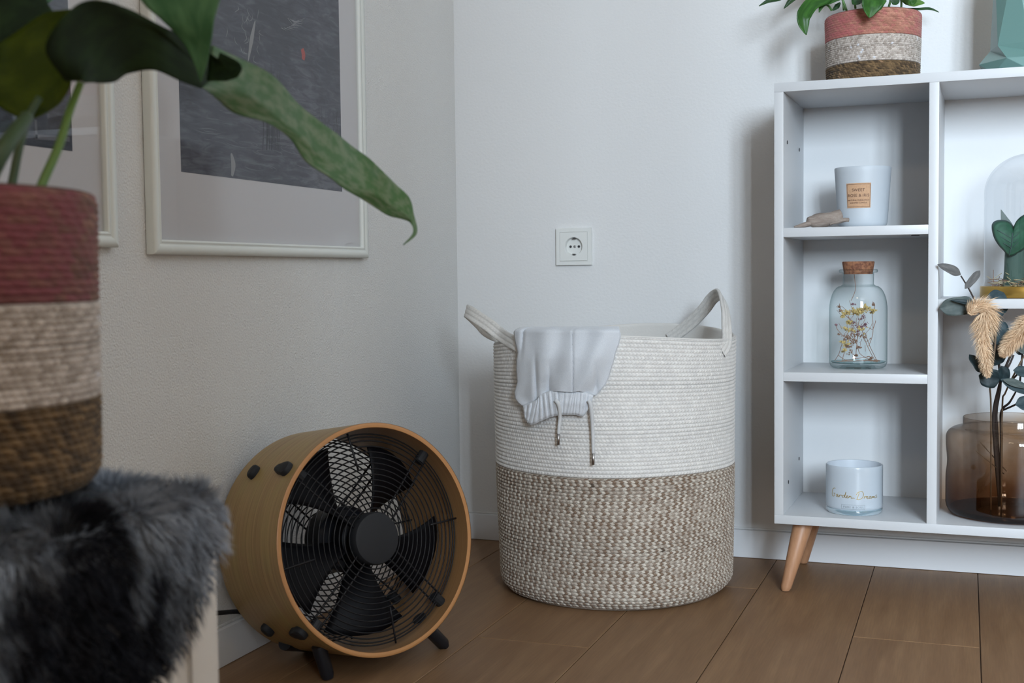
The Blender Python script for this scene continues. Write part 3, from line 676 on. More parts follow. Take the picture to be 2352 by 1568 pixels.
for a, d, foot in ((-57, .050, atz(1022, 1487, .0)), (-123, .050, atz(754, 1560, 0)), (-57, .150, None), (-123, .150, atz(716, 1493, 0))):
    top = fp(a, FR-.001, d)
    if foot is None:
        q = atz(716, 1493, 0); q1 = atz(1022, 1487, 0); q2 = atz(754, 1560, 0); foot = q1+(q-q2)
    foot = np.array([foot[0], foot[1], 0.0]); ax = (foot-top)/np.linalg.norm(foot-top)
    pts = [top-ax*.002, top+ax*.004, foot-ax*.006+up*.003, foot+up*.0005-ax*.002]
    V, F = tube_geo(np.array(pts), np.array([.0110, .0112, .0105, .0085]), 24); V[:, 2] = np.maximum(V[:, 2], .0004)
    pyobj('leg', V, F, M['black'], fan, smooth=True).data.set_sharp_from_angle(angle=R_(40))
    rad = FS*math.cos(R_(a))+FU*math.sin(R_(a)); c = fp(a, FR-.0085, d)
    V, F = tube_geo([c, c-rad*.003], .0115, 24); pyobj('leg_washer', V, F, M['blackmat'], fan)
cpts = [atx(455, 1409, .028), atx(505, 1407, .028), atx(545, 1404, .028), atx(590, 1408, .045), fp(200, FR*.86, FD+.004), fp(195, .06, .150)]
tube('power_cord', smoothpath([atx(-300, 1440, .03), atx(100, 1425, .03), atx(330, 1413, .028)]+cpts, 60), .0036, M['blackmat'], fan)

# ------------------------------------------------------------------ shelf cabinet
ZB_, ZT, Z1, Z2, TH = .1303, .9498, .6832, .4157, .0168
CD, CWd, D1, ZR = .262, .86, .2715, .5503
cb = thing('shelf_cabinet', tuple(cw(CWd/2, CD/2, 0)), 'white open shelf cabinet on tapered wooden legs against the white wall', 'cabinet')
def cbox(name, lo, hi, m=None, bevel=.0006): return boxobj(name, lo, hi, m or M['cab'], cb, bevel=bevel, tf=cw)
cbox('top_panel', (0, 0, ZT-TH), (CWd, CD, ZT)); cbox('bottom_panel', (0, 0, ZB_), (CWd, CD, ZB_+TH))
cbox('side_panel', (0, .0003, ZB_+TH), (TH, CD, ZT-TH)); cbox('side_panel', (CWd-TH, .0003, ZB_+TH), (CWd, CD, ZT-TH))
cbox('divider', (D1, .0005, ZB_+TH), (D1+TH, CD, ZT-TH))
cbox('shelf', (TH, .0008, Z1-TH), (D1, CD, Z1)); cbox('shelf', (TH, .0008, Z2-TH), (D1, CD, Z2)); cbox('shelf', (D1+TH, .0008, ZR-TH), (CWd-TH, CD, ZR))
cbox('back_panel', (.001, CD, ZB_+.002), (CWd-.001, CD+.004, ZT-.002), mat('cabinet_back_lit_white', (.70, .71, .72), .5))  # light caught by the back panel is put into a paler white
for y_, z_ in ((.045, .845), (.20, .845), (.06, .20), (.20, .225)):
    V, F = tube_geo([cw(TH-.0005, y_, z_), cw(TH+.0009, y_, z_)], .0035, 16); pyobj('cam_bolt', V, F, M['darkhole'], cb)
boxobj('shelf_pin', (D1-.032, .05, Z1-TH-.0012), (D1-.018, .058, Z1-TH), M['darkhole'], cb, tf=cw)
for tx, ty, fx, fy in ((.048, .045, .019, .013), (.048, CD-.045, .019, CD-.015), (CWd-.048, .045, CWd-.019, .013), (CWd-.048, CD-.045, CWd-.019, CD-.015)):
    a, b = cw(tx, ty, ZB_-.001), cw(fx, fy, .004); V, F = tube_geo(np.array([a, a+(b-a)*.02, a+(b-a)*.5, a+(b-a)*.97, b, cw(fx, fy, .0015)]), np.array([.0175, .0185, .0145, .0098, .0085, .0075]), 32)
    V[:, 2] = np.maximum(V[:, 2], .0005)
    lg = pyobj('leg', V, F, M['beech'], cb, smooth=True); lg.data.set_sharp_from_angle(angle=R_(40))
    V, F = tube_geo([cw(tx, ty, ZB_-.0022), cw(tx, ty, ZB_)], .0225, 32); pyobj('leg_plate', V, F, M['darkhole'], lg)

def text_mesh(body, size, shear=0, ext=.0003, off=0, space=1):
    cu = bpy.data.curves.new('t', 'FONT'); cu.body = body; cu.size = size; cu.shear = shear; cu.align_x = 'CENTER'; cu.extrude = ext; cu.resolution_u = 3; cu.offset = off; cu.space_character = space
    ob = bpy.data.objects.new('t', cu); COL.objects.link(ob); bpy.context.view_layer.update()
    me = bpy.data.meshes.new_from_object(ob.evaluated_get(bpy.context.evaluated_depsgraph_get()))
    V = np.array([v.co for v in me.vertices]); F = [tuple(p.vertices) for p in me.polygons]
    bpy.data.objects.remove(ob); bpy.data.curves.remove(cu); bpy.data.meshes.remove(me); return V, F
def wrap(V, c, R, z, a0, taper=0):
    """flat (x right, y up, z out) geometry onto a cylinder; a0 = facing angle"""
    V = np.asarray(V); r = R+V[:, 2]+taper*V[:, 1]; a = a0+V[:, 0]/R
    return np.stack([c[0]+r*np.cos(a), c[1]+r*np.sin(a), z+V[:, 1]], 1)
def facing(c): return math.atan2(CAM[1]-c[1], CAM[0]-c[0])

# ------------------------------------------------------------------ upper candle: matt white tumbler with kraft label
def upper_candle():
    c = cabxy(1981.5, 450, .105); d = dep((*c, .74))
    top = CAM[2]+(609-372)*d/FPX-.0015; 
    t = thing('candle', (*c, Z1), 'matt white candle tumbler with brown kraft label on the upper left shelf', 'candle', 'candles in the cabinet')
    px = at(1981, 480, d); 
    R1, R0 = 63.2*d/FPX, 54*d/FPX
    H = top-Z1; pr = [(.0001, Z1+.0008), (R0-.006, Z1+.0008), (R0-.002, Z1+.003), (R0+.0006, Z1+.009)]+[(R0+.0012+(R1-R0-.0012)*k, Z1+.014+(H-.0155)*k) for k in np.linspace(.05, 1, 12)]+[(R1-.0008, top), (R1-.0025, top), (R1-.0034, top-.004), (R0-.001, Z1+.085), (.0001, Z1+.085)]
    lathe('tumbler', pr, c, mat('matt_white_glass', (.50, .545, .59), .5), t, seg=96)
    lathe('wax', [(.0001, Z1+.0855), (R0-.0016, Z1+.0855)], c, mat('wax', (.8, .78, .72), .6), t)
    rl = lambda z_: R0+.0012+(R1-R0-.0012)*(z_-Z1-.014)/(H-.0155); a0 = facing(c)-.16; zc = CAM[2]+(609-436)*(d-R1)/FPX; half = .0222; nseg = 14
    def strip(x0, x1, y0, y1, e):
        xs = np.linspace(x0, x1, nseg); V = []
        for x in xs: V += [(x, y0, e), (x, y1, e)]
        return wrap(np.array(V), c, rl(zc), zc, a0, taper=(R1-R0)/H), [(2*i, 2*i+2, 2*i+3, 2*i+1) for i in range(nseg-1)]
    Mk = mat('kraft_paper', (.50, .30, .175), .8, noise=(300, .4), c2=(.56, .35, .21)); Mkd = mat('label_ink', (.13, .065, .045), .7)
    V, F = strip(-half, half, -half*1.03, half*1.03, .0006); lb = pyobj('label', V, F, Mk, t); lb['label'] = 'brown kraft paper label'
    e = .0009; w = .0006; b = half-.0012
    g = [strip(-b, b, b-w, b, e), strip(-b, b, -b, -b+w, e), strip(-b, -b+w, -b, b, e), strip(b-w, b, -b, b, e)]
    V, F = join(g); pyobj('label_border', V, F, Mkd, lb)
    for body, size, dy in (('SWEET', .0072, .0078), ('ROSE & IRIS', .0072, -.0022), ('NATURAL FRAGRANCE', .0036, -.0098), ('SCENTED CANDLE', .0036, -.0147)):
        V, F = text_mesh(body, size, space=1.05); V[:, 1] += dy; V[:, 2] = V[:, 2]*.3+.001
        pyobj('lettering', wrap(V, c, rl(zc), zc, a0, taper=(R1-R0)/H), F, Mkd, lb)
upper_candle()

# ------------------------------------------------------------------ driftwood
def driftwood():
    t = thing('driftwood', tuple(cw(.088, .06, Z1)), 'small weathered grey driftwood pieces in front of the labelled candle', 'driftwood')
    Mw = mat('driftwood_grey', (.34, .29, .25), .85, noise=(60, .5), c2=(.22, .17, .145), bump=(120, .6, .002), stretch=(1, 5, 5))
    random.seed(5)
    def chunk(name, pts, wid, thk):
        pts = smoothpath(pts, 14); n = 12; P = []
        T, U, B = frames(pts)
        for i, p in enumerate(pts):
            k = i/13; w = np.interp(k, np.linspace(0, 1, len(wid)), wid); h = np.interp(k, np.linspace(0, 1, len(thk)), thk); side = np.cross(T[i], up); side /= np.linalg.norm(side); u2 = np.cross(side, T[i])
            P.append([p+side*w*math.cos(a)*(1+.12*math.sin(3*a+i))+u2*h*math.sin(a)*(1+.15*math.cos(2*a+i*.7)) for a in np.linspace(0, 2*PI, n, endpoint=False)])
        P = np.array(P); P[..., 2] = np.maximum(P[..., 2], Z1+.0004)
        V = P.reshape(-1, 3); F = [(i*n+j, i*n+(j+1) % n, (i+1)*n+(j+1) % n, (i+1)*n+j) for i in range(13) for j in range(n)]+[tuple(range(n))[::-1], tuple(13*n+j for j in range(n))]
        return pyobj(name, V, F, Mw, t, smooth=True)
    d = dep(cw(.08, .03, Z1))
    chunk('wood_piece', [at(1854, 506, d), at(1870, 508, d), at(1895, 505, d-.005), at(1915, 500, d-.008), at(1932, 496, d-.008)], [.006, .013, .015, .014, .010], [.007, .012, .013, .014, .011])
    chunk('wood_piece', [at(1824, 521, d), at(1845, 517, d), at(1868, 512, d), at(1880, 512, d+.01)], [.002, .006, .008, .006], [.0015, .004, .006, .004])
    chunk('wood_piece', [at(1905, 514, d-.012), at(1925, 508, d-.012), at(1940, 505, d-.012), at(1950, 505, d-.012)], [.004, .008, .007, .003], [.003, .0035, .005, .003])
driftwood()

# ------------------------------------------------------------------ corked bottle with dried flowers
def bottle():
    c = cabxy(1971, 740, .138); d = dep((*c, .5)); k = d/FPX
    Mg = glass('clear_glass', (.955, .975, .975), (.36, .47, .47), gloss=.045, power=3.2); Mgb = glass('glass_base', (.62, .76, .76), (.3, .42, .42), gloss=.06, power=1.5)
    Rb, zb = 64.5*k, Z2+.0008
    t = thing('glass_bottle', (*c, Z2), 'clear glass bottle with a cork stopper on the middle left shelf', 'bottle')
    zr = CAM[2]-(606-610)*k-.001; zn = CAM[2]-(645-610)*k; zs = CAM[2]-(700-610)*k
    Rn, Rr = 34.5*k, 43*k
    pr = [(.0001, zb+.006), (Rb*.55, zb+.004), (Rb*.86, zb), (Rb*.95, zb+.003), (Rb, zb+.010)]+[(Rb, z) for z in np.linspace(zb+.03, zs, 8)]
    for a in np.linspace(10, 90, 9): pr.append((Rn+.004+(Rb-Rn-.004)*math.cos(R_(a)), zs+(zn-zs)*math.sin(R_(a))))
    pr += [(Rn, zn+.003), (Rn, zr-.007), (Rr-.001, zr-.006), (Rr, zr-.004), (Rr, zr-.001), (Rr-.002, zr), (Rn-.001, zr), (Rn-.003, zr-.004)]
    lathe('bottle_body', pr, c, Mg, t, seg=96)
    lathe('thick_base', [(.0001, zb+.0105), (Rb*.9, zb+.0095), (Rb*.955, zb+.012)], c, Mgb, t, seg=64)
    ct = CAM[2]-(589-610)*k
    lathe('cork_stopper', [(.0001, zr-.009), (.0268, zr-.009), (.0280, zr), (.0302, ct-.0015), (.0290, ct), (.0001, ct)], c, M['cork'], t, seg=48)
    # dried flowers
    df = thing('dried_flowers', (*c, zb+.011), 'dried yellow and mauve flower stems inside the corked bottle', 'dried flowers')
    Ms = mat('dried_stem', (.30, .17, .12), .9); My = mat('dried_yellow', (.62, .46, .18), .9); Mv = mat('dried_mauve', (.26, .13, .16), .9); Mbr = mat('dried_brown', (.30, .17, .11), .9)
    R_in = Rb-.006
    def pt(px, py, dd=0):
        q = at(px, py, d+dd); v = q[:2]-c; r = np.linalg.norm(v)
        if r > R_in-.004: q[:2] = c+v/r*(R_in-.004)
        q[2] = max(q[2], zb+.0125); return q
    S = [[(1917, 840, .02), (1927, 812, .01), (1934, 790, 0), (1950, 760, 0)], [(1932, 840, -.02), (1939, 810, -.01), (1945, 795, 0), (1955, 765, .01)], [(2010, 830, .0), (1995, 800, 0), (1985, 775, 0), (1978, 750, 0)], [(2014, 828, .01), (1998, 795, .01), (1987, 765, 0)], [(1996, 825, -.01), (1975, 812, 0), (1968, 790, 0), (1955, 770, 0)],
         [(1995, 795, .01), (2004, 770, .01), (2005, 745, .01), (2003, 722, .01)], [(2005, 756, 0), (2010, 742, 0), (2011, 736, 0)], [(1995, 752, 0), (2004, 757, 0)], [(1965, 826, 0), (1967, 800, 0), (1970, 770, 0), (1972, 740, 0), (1985, 720, 0)], [(1970, 745, 0), (1955, 735, 0), (1940, 722, 0), (1930, 707, 0), (1928, 697, 0)],
         [(1914, 743, 0), (1924, 757, 0), (1938, 772, 0), (1945, 775, 0)], [(1920, 832, 0), (1950, 829, 0), (1980, 830, .01), (2020, 834, .02)], [(1935, 828, -.02), (1965, 828, -.02), (2000, 828, -.02), (2016, 836, -.02)], [(1940, 835, .03), (1975, 822, .02), (1998, 818, .02)], [(2003, 722, 0), (2008, 712, 0), (2009, 698, 0), (2004, 693, 0)],
         [(1925, 815, 0), (1934, 822, 0), (1945, 828, 0)], [(1960, 600+10, 0), (1963, 640, 0), (1965, 665, 0), (1955, 690, 0)]]
    rs = random.Random(21)
    for q in range(46):
        x, y = rs.gauss(1960, 17), rs.gauss(768, 24); a = rs.uniform(-2.4, -.7); L = rs.uniform(8, 20); z = rs.uniform(-.02, .02); S.append([(x, y, z), (x+L*.5*math.cos(a)+rs.uniform(-2, 2), y+L*.5*math.sin(a), z), (x+L*math.cos(a), y+L*math.sin(a), z)])
    geos = [tube_geo(smoothpath([pt(*p) for p in s], 10), .0006 if i < 17 else .0004, 5) for i, s in enumerate(S)]
    V, F = join(geos); pyobj('stems', V, F, Ms, df)
    def blobs(name, mm, L, s):
        gs = []
        for px, py, sp, cnt in L:
            for q in range(int(cnt*2.1)):
                x, y = px+random.gauss(0, sp), py+random.gauss(0, sp*.6); p = pt(x, y, random.gauss(0, .008)); n = random.randint(5, 6); rr = s*random.uniform(.6, 1.3); ax = np.array([random.gauss(0, .5), -1, random.gauss(0, .6)]); ax /= np.linalg.norm(ax)
                e1 = np.cross(ax, up); e1 /= np.linalg.norm(e1); e2 = np.cross(ax, e1)
                V = [p+ax*rr*.5, p-ax*rr*.3]; 
                for i in range(n*2):
                    a = PI*i/n; rad = rr*(1 if i % 2 == 0 else .45); V.append(p+(e1*math.cos(a)+e2*math.sin(a))*rad)
                F = [(0, 2+i, 2+(i+1) % (2*n)) for i in range(2*n)]+[(1, 2+(i+1) % (2*n), 2+i) for i in range(2*n)]; gs.append((np.array(V), F))
        V, F = join(gs); o = pyobj(name, V, F, mm, df); o['kind'] = 'stuff'
    random.seed(9)
    blobs('yellow_petals', My, [(1940, 718, 5, 10), (1960, 716, 7, 18), (1975, 714, 6, 12), (1990, 710, 6, 14), (2005, 713, 4, 10), (1934, 727, 3, 5), (1950, 740, 4, 8), (1942, 755, 3, 5), (1958, 758, 5, 6), (1980, 755, 6, 6), (1935, 785, 3, 6), (1938, 804, 3, 6), (1945, 790, 4, 5)], .0032)
    blobs('mauve_buds', Mv, [(1958, 699, 3, 5), (1958, 741, 4, 9), (1975, 750, 5, 12), (1988, 746, 4, 8), (1980, 728, 4, 6), (1921, 746, 1.5, 3), (1970, 765, 5, 6)], .0022)
    blobs('brown_seed_heads', Mbr, [(1945, 775, 5, 16), (1950, 792, 5, 14), (1962, 783, 5, 14), (1966, 770, 5, 10), (1972, 798, 3, 8), (1967, 815, 2, 8), (1955, 808, 4, 6), (1928, 705, 2, 6), (1931, 713, 1.5, 4), (2006, 700, 2.5, 6), (1998, 824, 5, 12), (2012, 832, 5, 10), (1985, 772, 5, 6), (1926, 768, 2, 4)], .0020)
bottle()

# ------------------------------------------------------------------ lower candle: white glass with gold script
def lower_candle():
    zb = ZB_+TH+.0006; c = cabxy(1962, 1110, .080); d = dep((*c, .2)); k = d/FPX; R = 63.5*k
    t = thing('candle', (*c, zb), 'white glass candle with gold handwriting on the bottom left shelf', 'candle', 'candles in the cabinet')
    zt = zb+.0905; Mw = mat('glossy_white_glass', (.50, .56, .62), .18, coat=.6); Mi = mat('inner_white_glass', (.56, .61, .67), .35)
    lathe('cup', [(R-.0022, zb+.0095), (R-.0005, zb+.011)]+[(R, z) for z in np.linspace(zb+.015, zt-.002, 8)]+[(R-.0004, zt-.0006), (R-.0014, zt), (R-.0026, zt-.0006)], c, Mw, t, seg=96)
    lathe('cup_inside', [(R-.0026, zt-.0006), (R-.003, zt-.004), (R-.003, zb+.05), (.0001, zb+.05)], c, Mi, t, seg=96)
    lathe('clear_foot', [(.0001, zb+.0096), (R-.0018, zb+.0096), (R-.0004, zb+.008), (R-.0006, zb+.004), (R-.003, zb), (.0001, zb)], c, mat('clear_foot_glass', (.35, .50, .58), .06, spec=.9, coat=1, trans=.5), t, seg=96)
    Mgold = mat('gold_print', (.50, .36, .10), .35, metal=.6); Mfd = mat('faded_grey_print', (.24, .28, .31), .5)
    a0 = facing(c)-.02
    # handwriting strokes (unit: baseline 0, x height 1)
    G = [[(1.6, 3.1), (1.1, 3.3), (.4, 2.7), (0, 1.4), (.1, .3), (.7, 0), (1.2, .5), (1.35, 1.2), (.7, 1.25), (1.5, 1.15)],
         [(2.7, .9), (2.3, 1.05), (1.95, .6), (2.1, .15), (2.5, .35), (2.75, .95), (2.75, .3), (3.0, .1), (3.3, .5)],
         [(3.3, .1), (3.45, 1.0), (3.5, .6), (3.95, 1.05), (4.2, .9), (4.5, .6)],
         [(5.3, .95), (4.85, 1.0), (4.55, .5), (4.75, .1), (5.2, .4), (5.6, 1.4), (5.9, 2.4), (5.7, 1.4), (5.5, .4), (5.8, .1), (6.1, .4)],
         [(6.1, .45), (6.55, .75), (6.5, 1.0), (6.2, .95), (6.1, .4), (6.4, .1), (6.9, .35)],
         [(6.9, .1), (7.1, .95), (7.2, .5), (7.6, .95), (7.75, .5), (7.9, .1), (8.5, .25), (9.0, .15)],
         [(9.6, 1.5), (10.2, 2.5), (11.6, 2.9), (12.2, 1.9), (11.8, .5), (10.6, -.3), (9.8, -.2)], [(10.6, 2.5), (10.3, 1.2), (9.9, .1), (9.7, -.3)],
         [(12.4, .1), (12.6, 1.0), (12.7, .6), (13.1, 1.05), (13.4, .8)], [(13.4, .4), (13.85, .7), (13.8, 1.0), (13.5, .9), (13.4, .4), (13.8, .1), (14.3, .4)],
         [(15.1, .9), (14.7, 1.0), (14.4, .5), (14.7, .1), (15.1, .5), (15.2, .95), (15.2, .3), (15.5, .2)], [(15.5, .1), (15.7, .95), (15.8, .4), (16.2, .95), (16.3, .3), (16.7, .95), (16.85, .3), (17.1, .2)],
         [(18.0, 1.3), (17.4, 1.2), (17.6, .8), (17.7, .4), (17.1, .2), (18.2, .5)]]
    s = .0048; geos = []; zc = zb+.0335
    for g in G:
        p = smoothpath([(x*s*1.05-.0435, y*s, 0) for x, y in g], len(g)*5); p[:, 1] -= (p[:, 0]+.0435)*.02
        T = np.gradient(p, axis=0); T /= np.linalg.norm(T, axis=1)[:, None]+1e-9; N = np.stack([-T[:, 1], T[:, 0], T[:, 0]*0], 1)*.00045
        V = np.vstack([p+N, p-N]); V[:, 2] = .0005; n = len(p); geos.append((wrap(V, c, R, zc, a0), [(i, i+1, n+i+1, n+i) for i in range(n-1)]))
    V, F = join(geos); pyobj('gold_handwriting', V, F, Mgold, t)
    geos = []; b, h, w = .0215, .0041, .0004
    for x0, x1, y0, y1 in ((-b, b, h-w, h), (-b, b, -h, -h+w), (-b, -b+w, -h, h), (b-w, b, -h, h)):
        xs = np.linspace(x0, x1, 12); V = []
        for x in xs: V += [(x-.001, y0, .0005), (x-.001, y1, .0005)]
        geos.append((wrap(np.array(V), c, R, zb+.0165, a0), [(2*i, 2*i+2, 2*i+3, 2*i+1) for i in range(11)]))
    V, F = text_mesh('PURE & SOUL', .0052, space=1.25); V[:, 1] -= .0019; V[:, 2] = V[:, 2]*.3+.0005; geos.append((wrap(V, c, R, zb+.0165, a0), F))
    V, F = join(geos); pyobj('boxed_lettering', V, F, Mfd, t)
lower_candle()

# ------------------------------------------------------------------ smoky glass vase
VZ = ZB_+TH+.0006
VC = at(2325, 1100, dep(cw(.43, .135, VZ)))[:2]; VD = dep((*VC, .25)); VK = VD/FPX
Msm = glass('smoky_glass', (.78, .75, .73), (.25, .22, .20), gloss=.05, power=2.6, noise=(9, (.70, .57, .45)))
nn_, ll_ = Msm.node_tree.nodes, Msm.node_tree.links; tr_ = [x for x in nn_ if x.type == 'BSDF_TRANSPARENT'][0]; src_ = tr_.inputs[0].links[0].from_socket
tc_ = nn_.new('ShaderNodeTexCoord'); sx_ = nn_.new('ShaderNodeSeparateXYZ'); ll_.new(tc_.outputs['Object'], sx_.inputs[0]); tn_ = nn_.new('ShaderNodeTexNoise'); tn_.inputs['Scale'].default_value = 13; tn_.inputs['Detail'].default_value = 5; ll_.new(tc_.outputs['Object'], tn_.inputs[0])
ma_ = nn_.new('ShaderNodeMath'); ma_.operation = 'MULTIPLY_ADD'; ma_.inputs[1].default_value = .14; ll_.new(tn_.outputs[0], ma_.inputs[0]); ll_.new(sx_.outputs[2], ma_.inputs[2])   # ombre glass: amber toward the foot
mr_ = nn_.new('ShaderNodeMapRange'); mr_.inputs['From Min'].default_value = .07; mr_.inputs['From Max'].default_value = .20; ll_.new(ma_.outputs[0], mr_.inputs[0])
mx_ = nn_.new('ShaderNodeMix'); mx_.data_type = 'RGBA'; mx_.inputs[6].default_value = (.50, .33, .19, 1); mx_.inputs[7].default_value = (1, 1, 1, 1); ll_.new(mr_.outputs[0], mx_.inputs[0])
mu_ = nn_.new('ShaderNodeMix'); mu_.data_type = 'RGBA'; mu_.blend_type = 'MULTIPLY'; mu_.inputs[0].default_value = 1; ll_.new(src_, mu_.inputs[6]); ll_.new(mx_.outputs[2], mu_.inputs[7]); ll_.new(mu_.outputs[2], tr_.inputs[0])
Msd = glass('amber_foot_glass', (.45, .33, .24), (.2, .14, .1), gloss=.05, power=2.0)
vs = thing('glass_vase', (*VC, VZ), 'wide smoky brown glass vase on the cabinet bottom panel', 'vase')
VR, VN = 145*VK, 108*VK; zsh = CAM[2]-(972-606)*VK; zne = CAM[2]-(946-606)*VK
def dent(P, t):
    for i, a in enumerate(t):
        cxa = facing(VC)+PI/2*-1.02
        for dx in (-PI/2*1.0, -.55):
            k = math.exp(-((math.atan2(math.sin(a-facing(VC)-dx), math.cos(a-facing(VC)-dx)))/.16)**2)
            kz = np.exp(-((P[i, :, 2]-(VZ+.100))/.016)**2)*k*(P[i, :, 2] < zsh)
            v = P[i, :, :2]-VC; r = np.linalg.norm(v, axis=1)[:, None]+1e-9; P[i, :, :2] -= v/r*(.0055*kz)[:, None]
    return P
pr = [(VR*.5, VZ+.006), (VR*.86, VZ+.001), (VR*.95, VZ+.004), (VR*.985, VZ+.012)]+[(VR, z) for z in np.linspace(VZ+.02, zsh-.018, 26)]
for a in np.linspace(0, 90, 8): pr.append((VN+(VR-VN)*(.25+.75*math.cos(R_(a))), zsh-.018+.020*math.sin(R_(a))))
pr += [(VN+.002, zsh+.004), (VN, zsh+.007), (VN, zne-.002), (VN-.0008, zne), (VN-.002, zne-.001)]
lathe('vase_body', pr, VC, Msm, vs, seg=128, mod=dent)
lathe('amber_base', [(.0001, VZ+.010), (VR*.8, VZ+.008), (VR*.93, VZ+.012)], VC, Msd, vs, seg=96)

# ------------------------------------------------------------------ leaves
def leafgrid(name, rows, m, parent, nu=30, nv=10, solid=.0007, wave=0.0, wf=6, crease=0.0):
    """rows: list of (left edge, middle, right edge) world points"""
    L = smoothpath([r[0] for r in rows], nu); C_ = smoothpath([r[1] for r in rows], nu); R = smoothpath([r[2] for r in rows], nu)
    P = np.zeros((nu, 2*nv+1, 3))
    for i in range(nu):
        nrm = np.cross(R[i]-L[i], C_[min(i+1, nu-1)]-C_[max(i-1, 0)]); nn = np.linalg.norm(nrm); nrm = nrm/nn if nn > 1e-9 else up
        for j in range(2*nv+1):
            v = (j-nv)/nv; e = R[i] if v > 0 else L[i]; k = abs(v); q = C_[i]*(1-k)+e*k
            wdt = np.linalg.norm(e-C_[i]); q = q+nrm*(wave*wdt*k*k*math.sin(i/nu*wf*2*PI+(1 if v > 0 else 2.2))+crease*wdt*(math.sin(k*PI)))
            P[i, j] = q
    return grid(name, P, m, parent, solid=solid)
def flatleaf(name, base, tip, width, m, parent, nrm=None, bend=.12, shape=(0, .55, .9, 1.0, .93, .72, .42, 0), solid=.0006, wave=.05):
    base = np.asarray(base, float); tip = np.asarray(tip, float); ax = tip-base; L = np.linalg.norm(ax); ax = ax/L
    nrm = np.array(nrm if nrm is not None else -_f, float); nrm = nrm-ax*(nrm@ax); nrm /= np.linalg.norm(nrm); sd = np.cross(ax, nrm); rows = []
    for i, w in enumerate(shape):
        k = i/(len(shape)-1); c = base+ax*L*k+nrm*bend*L*math.sin(k*PI); h = sd*width/2*max(w, .02); rows.append((c-h+nrm*width*.12*w, c, c+h+nrm*width*.12*w))
    return leafgrid(name, rows, m, parent, nu=18, nv=4, solid=solid, wave=wave, wf=2, crease=.02)

# ------------------------------------------------------------------ eucalyptus branch and pampas in the vase
Meu = [leafmat('eucalyptus_grey', (.075, .098, .095), (.115, .14, .135), 3, .6, transl=.1), leafmat('eucalyptus_teal', (.030, .052, .062), (.052, .082, .092), 3, .55, transl=.1), leafmat('eucalyptus_dark', (.012, .024, .028), (.022, .040, .046), 3, .5, transl=.08), leafmat('eucalyptus_brownish', (.105, .105, .105), (.15, .145, .14), 3, .6, transl=.1)]
Mtw = mat('twig_dark', (.045, .032, .028), .8); Mtn = mat('twig_brown', (.16, .11, .07), .8)
E_d = dep(cw(.42, .02, .4))
eb = thing('eucalyptus_branch', (*VC, VZ+.012), 'eucalyptus branch with round blue-green leaves in the smoky vase', 'branch')
inv = np.array([VC[0]-.02, VC[1], VZ+.014])
def ep(px, py, dd=0): return at(px, py, E_d+dd)
tw = [[inv, ep(2284, 1000, .12), ep(2283, 945, .10), ep(2292, 900, .06), ep(2303, 860, .03), ep(2322, 815, .0), ep(2342, 780, .0), ep(2362, 740, .0)],
      [inv, ep(2290, 1000, .12), ep(2288, 945, .10), ep(2298, 880, .06), ep(2292, 820, .02), ep(2282, 770, .0), ep(2262, 725, .0), ep(2243, 697, .0), ep(2226, 664, .0), ep(2207, 633, .0)],
      [inv, ep(2300, 1000, .12), ep(2300, 945, .10), ep(2318, 925, .06), ep(2330, 905, .05), ep(2335, 895, .04)],
      [ep(2300, 943, .1), ep(2330, 930, .06), ep(2350, 918, .04)], [ep(2303, 860, .03), ep(2318, 838, .03), ep(2328, 815, .03)], [ep(2322, 875, .05), ep(2345, 850, .04)], [ep(2342, 885, .05), ep(2345, 850, .05), ep(2350, 790, .05)]]
for k, s in enumerate(tw): tube('twig', smoothpath(s, 30), np.linspace(.0042 if k < 1 else .0032, .0012, 30) if k < 3 else .0018, Mtw, eb, seg=7)
r3 = (0, .8, 1, 1, 1, .95, .75, 0)
LV = [((2207, 631), (2153, 607), 23, 3, (0, .7, 1, 1, .9, .75, .5, 0), 0), ((2216, 663), (2251, 621), 17, 3, (0, .8, .9, 1, 1, .95, .7, 0), -.01), ((2240, 698), (2157, 707), 42, 0, r3, .0), ((2243, 700), (2183, 689), 11, 2, (0, .7, 1, 1, .9, .75, .5, 0), -.015),
      ((2258, 728), (2306, 672), 58, 1, r3, .01), ((2285, 735), (2296, 792), 48, 1, r3, -.004), ((2288, 785), (2284, 840), 46, 2, r3, .012), ((2254, 856), (2226, 814), 22, 2, r3, .0), ((2297, 872), (2248, 862), 44, 2, r3, .0), ((2300, 840), (2306, 878), 30, 2, r3, .01),
      ((2298, 870), (2372, 905), 26, 1, (0, .6, .9, 1, .9, .75, .5, 0), -.01), ((2303, 872), (2366, 892), 18, 0, (0, .7, 1, 1, .9, .75, .5, 0), -.014), ((2327, 850), (2380, 862), 26, 1, r3, -.005), ((2332, 929), (2390, 925), 34, 1, r3, -.005), ((2330, 800), (2385, 780), 44, 0, r3, .01), ((2330, 770), (2356, 812), 40, 1, r3, .015)]
for a, b, w, mi, sh, dd in LV:
    kpx = (E_d+dd)/FPX; nr = -_f+np.array([random.uniform(-.3, .3), 0, random.uniform(-.2, .4)])
    flatleaf('leaf', ep(*a, dd), ep(*b, dd+.006), w*kpx, Meu[mi], eb, nrm=nr, shape=sh, bend=.05, wave=.04)
sp1 = at(2243, 1036, VD-.03); sp2 = at(2306, 1088, VD+.02); tube('twig', [sp1, (sp1+sp2)/2, sp2], .0009, Mtn, eb, seg=6)
sp1 = at(2252, 1016, VD+.02); sp2 = at(2312, 1082, VD+.03); tube('twig', [sp1, (sp1+sp2)/2, sp2], .0009, Mtn, eb, seg=6)
